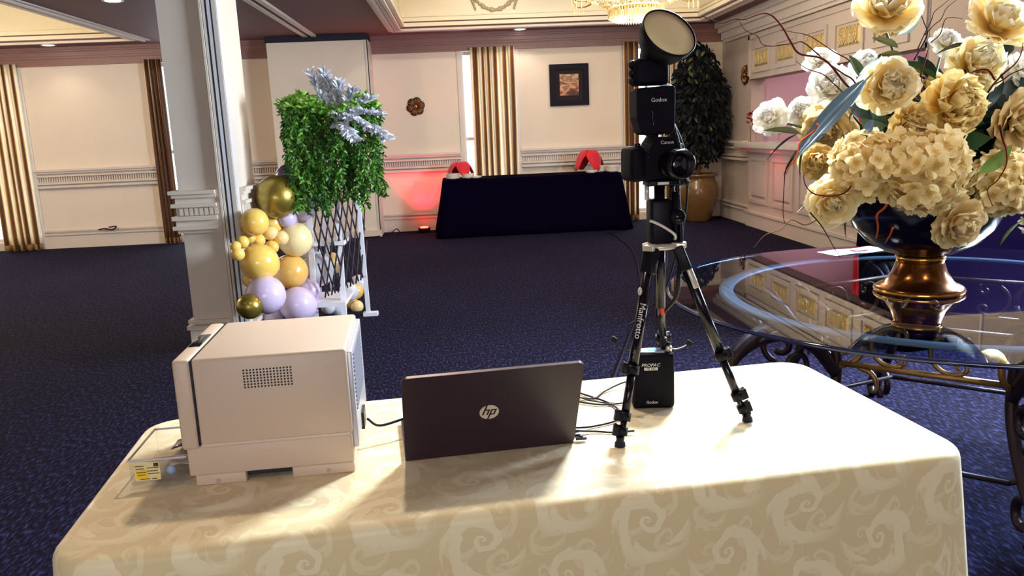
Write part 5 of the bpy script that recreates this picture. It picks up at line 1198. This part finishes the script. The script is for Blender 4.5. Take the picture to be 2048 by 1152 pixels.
M_pety = attr_mat('petal_gold', [(0, (196, 146, 60)), (.5, (230, 194, 104)), (1, (244, 222, 158))], .7, .3)
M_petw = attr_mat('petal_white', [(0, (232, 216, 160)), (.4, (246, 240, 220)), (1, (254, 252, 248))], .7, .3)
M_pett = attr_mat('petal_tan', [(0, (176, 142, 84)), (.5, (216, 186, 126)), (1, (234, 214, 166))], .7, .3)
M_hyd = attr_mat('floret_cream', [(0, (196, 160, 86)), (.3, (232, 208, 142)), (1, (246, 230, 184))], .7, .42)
def petal_set(m):
    return {'out': [petal_me('petal', 1, .42, .16, .05, 1+k, m) for k in range(3)], 'mid': [petal_me('petal', 1, .40, .34, .08, 11+k, m) for k in range(3)],
            'in': [petal_me('petal', 1, .36, .5, .14, 21+k, m) for k in range(3)]}
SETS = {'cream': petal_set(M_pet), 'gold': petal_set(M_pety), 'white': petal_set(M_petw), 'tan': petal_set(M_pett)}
fm = []
for s in range(3):
    q = random.Random(40+s); mb = MB(); mb.t = []
    for k in range(4):
        a = k*PI/2+q.uniform(-.15, .15); ca, sa = math.cos(a), math.sin(a); up = q.uniform(.05, .35)
        def fn(u, v):
            w_ = (u-.5)*2; wd = .42*math.sin(PI*min(1, v*.8+.12))**.7; x, y = w_*wd, v*.85
            mb.t.append(v); return (x*ca-y*sa, x*sa+y*ca, up*v*v+.08*w_*w_-.05*v)
        mb.grid(fn, 2, 3)
    fm.append(mb.mesh('floret', M_hyd))
M_stem = mat('flower_stem', (62, 80, 40), .6); M_core = mat('flower_core', (206, 170, 92), .8)
LMs = {'gloss': mat('leaf_painted_sheen', (104, 134, 156), .3, metal=.35, spec=.8, coat=.3, var=.5, vscale=9), 'dark': mat('leaf_dark', (26, 44, 40), .3, spec=.5), 'green': mat('leaf_green', (50, 84, 54), .32, spec=.5, var=.2), 'green2': mat('leaf_midgreen', (104, 134, 66), .4), 'olive': mat('leaf_olive', (112, 116, 74), .4), 'blue': mat('leaf_blue', (96, 120, 150), .25)}  # the big leaf's pale blue paints in window light shining on it
FOB = []; q = random.Random(77)
KIND = ['cream', 'cream', 'cream', 'cream', 'gold', 'gold', None, None, 'gold', 'cream', 'tan', 'white', 'tan', None, 'tan', 'white', 'white', 'white', 'white', 'gold', 'white', 'white', 'cream', 'cream', None, 'cream', 'cream', 'cream']
for fi, (c, r, kind, n, l) in enumerate(FLOWERS):
    c, n = V(c), V(n); t = thing('peony' if kind != 'hyd' else 'hydrangea', l, 'flower', c, 0, 'flowers in the urn'); FOB.append(t)
    A_ = axis((0, 0, 0), n); R3 = A_
    base = UC+V((q.uniform(-.10, .10), q.uniform(-.10, .10), .372)); b0 = c-n*r*.35; mid = b0*.55+base*.45+V((0, .03, .05))
    MB().tube(crv([b0, mid, base], 6), .0045, 6).build('stem', M_stem, t, world=True)
    if kind == 'hyd':
        MB().ell((0, 0, 0), r*.74, r*.74, r*.70, 16, 10).build('flower_core', M_core, t)
        N_ = 92
        for k in range(N_):
            z = 1-2*(k+.5)/N_
            if z < -.62: continue
            a = k*2.39996; d = V((math.sqrt(1-z*z)*math.cos(a), math.sqrt(1-z*z)*math.sin(a), z)); dw = (A_.to_3x3() @ d)
            o = link('floret', fm[k % 3], t); j = V((q.uniform(-1, 1), q.uniform(-1, 1), q.uniform(-1, 1)))*.35
            o.matrix_basis = axis(dw*r*q.uniform(.76, 1.0), dw+j*1.5) @ Matrix.Rotation(q.uniform(0, 6), 4, 'Z') @ Matrix.Scale(r*q.uniform(.28, .40), 4)
        continue
    ps = SETS[KIND[fi] or 'cream']
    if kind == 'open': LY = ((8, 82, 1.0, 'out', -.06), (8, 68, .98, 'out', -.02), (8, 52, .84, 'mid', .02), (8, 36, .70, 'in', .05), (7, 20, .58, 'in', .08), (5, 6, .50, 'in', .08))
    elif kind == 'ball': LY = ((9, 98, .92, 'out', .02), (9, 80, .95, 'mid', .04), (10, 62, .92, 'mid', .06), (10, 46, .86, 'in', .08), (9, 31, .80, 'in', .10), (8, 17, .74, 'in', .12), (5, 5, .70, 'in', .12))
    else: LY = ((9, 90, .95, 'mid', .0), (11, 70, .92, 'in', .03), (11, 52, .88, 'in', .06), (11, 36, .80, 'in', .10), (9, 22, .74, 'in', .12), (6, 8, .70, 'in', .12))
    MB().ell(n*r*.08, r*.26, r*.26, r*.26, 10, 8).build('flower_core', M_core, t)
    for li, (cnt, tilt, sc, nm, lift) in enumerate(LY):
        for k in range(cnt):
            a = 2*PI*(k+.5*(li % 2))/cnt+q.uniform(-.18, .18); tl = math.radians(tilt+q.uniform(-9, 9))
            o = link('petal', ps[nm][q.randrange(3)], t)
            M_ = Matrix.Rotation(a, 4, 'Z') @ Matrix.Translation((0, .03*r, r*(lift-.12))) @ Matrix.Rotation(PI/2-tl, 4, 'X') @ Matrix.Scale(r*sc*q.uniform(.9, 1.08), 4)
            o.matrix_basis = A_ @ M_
M_twr = mat('willow_red', (78, 24, 20), .9, spec=.08, var=.25, vscale=20); M_two = mat('willow_orange', (170, 76, 32), .8, spec=.1, var=.2); M_twp = mat('willow_pale', (116, 92, 72), .9, spec=.08); M_twd = mat('willow_dark', (40, 16, 20), .9, spec=.08)
for (l, rad, P) in TWIGS:
    m = M_two if 'orange' in l else M_twp if 'pale' in l else M_twd if ('dark' in l or 'thin' in l and 'red' not in l) else M_twr
    P = [V(p) for p in P]; C_ = crv(P, 6); n = len(C_)
    o = MB().tube(C_, [rad*(1-.65*i/(n-1)) for i in range(n)], 6).build('willow_twig', m); tag(o, l, 'twig', 'curly willow twigs')
for (b, tp, wd, fi, kd) in LEAVES:
    b, tp = V(b), V(tp); d = tp-b; L = d.length; src = leaf_mb(1., wd/L, .18, .7 if kd == 'gloss' else .25, 4, 8)
    x = d.cross(V((0, 1, 0))); x = x if x.length > 1e-4 else V((0, 0, 1)); f = frame(b, d.cross(V((.2, -.6, .75))) if kd in ('gloss', 'blue') else x+V((0, .25, 0)), d)
    mb = MB(); mb.add([f @ (V(v)*L) for v in src.v], src.f, True); o = mb.build('leaf', LMs[kd], FOB[fi], world=True)
    vn = MB().tube([f @ (V((0, v, -.18*v*v+.004))*L) for v in (-.12, .2, .5, .8, .97)], [L*.010, L*.010, L*.008, L*.006, L*.003], 5); vn.build('midrib', LMs[kd], o, world=True)
# dark filler foliage packed between the blooms
t = thing('filler_foliage', 'dark glossy filler leaves packed between the blooms in the urn', 'foliage', UC+V((0, 0, .36)), 0)
q = random.Random(5); fls = [leaf_mb(.15, .042, .15, .2, 2, 6).mesh('leaf', LMs[k]) for k in ('dark', 'dark', 'green')]
for k in range(170):
    a = q.uniform(0, 2*PI); e = q.uniform(-.25, 1.2); d = V((math.cos(a)*math.cos(e), math.sin(a)*math.cos(e)*.8, math.sin(e))); rr = q.uniform(.10, .30)
    p = UC+V((.09, 0, .50))+V((d.x*rr*1.4, d.y*rr*.9, d.z*rr*.95)); dd = (d+V((q.uniform(-.8, .8), q.uniform(-.8, .8), q.uniform(-.6, .6)))).normalized()
    o = link('leaf', fls[k % 3], t); o.matrix_basis = wmat(t).inverted() @ frame(p, dd.cross(V((q.uniform(-.5, .5), -1, q.uniform(-.5, .5)))), dd) @ Matrix.Scale(q.uniform(.8, 1.25), 4)
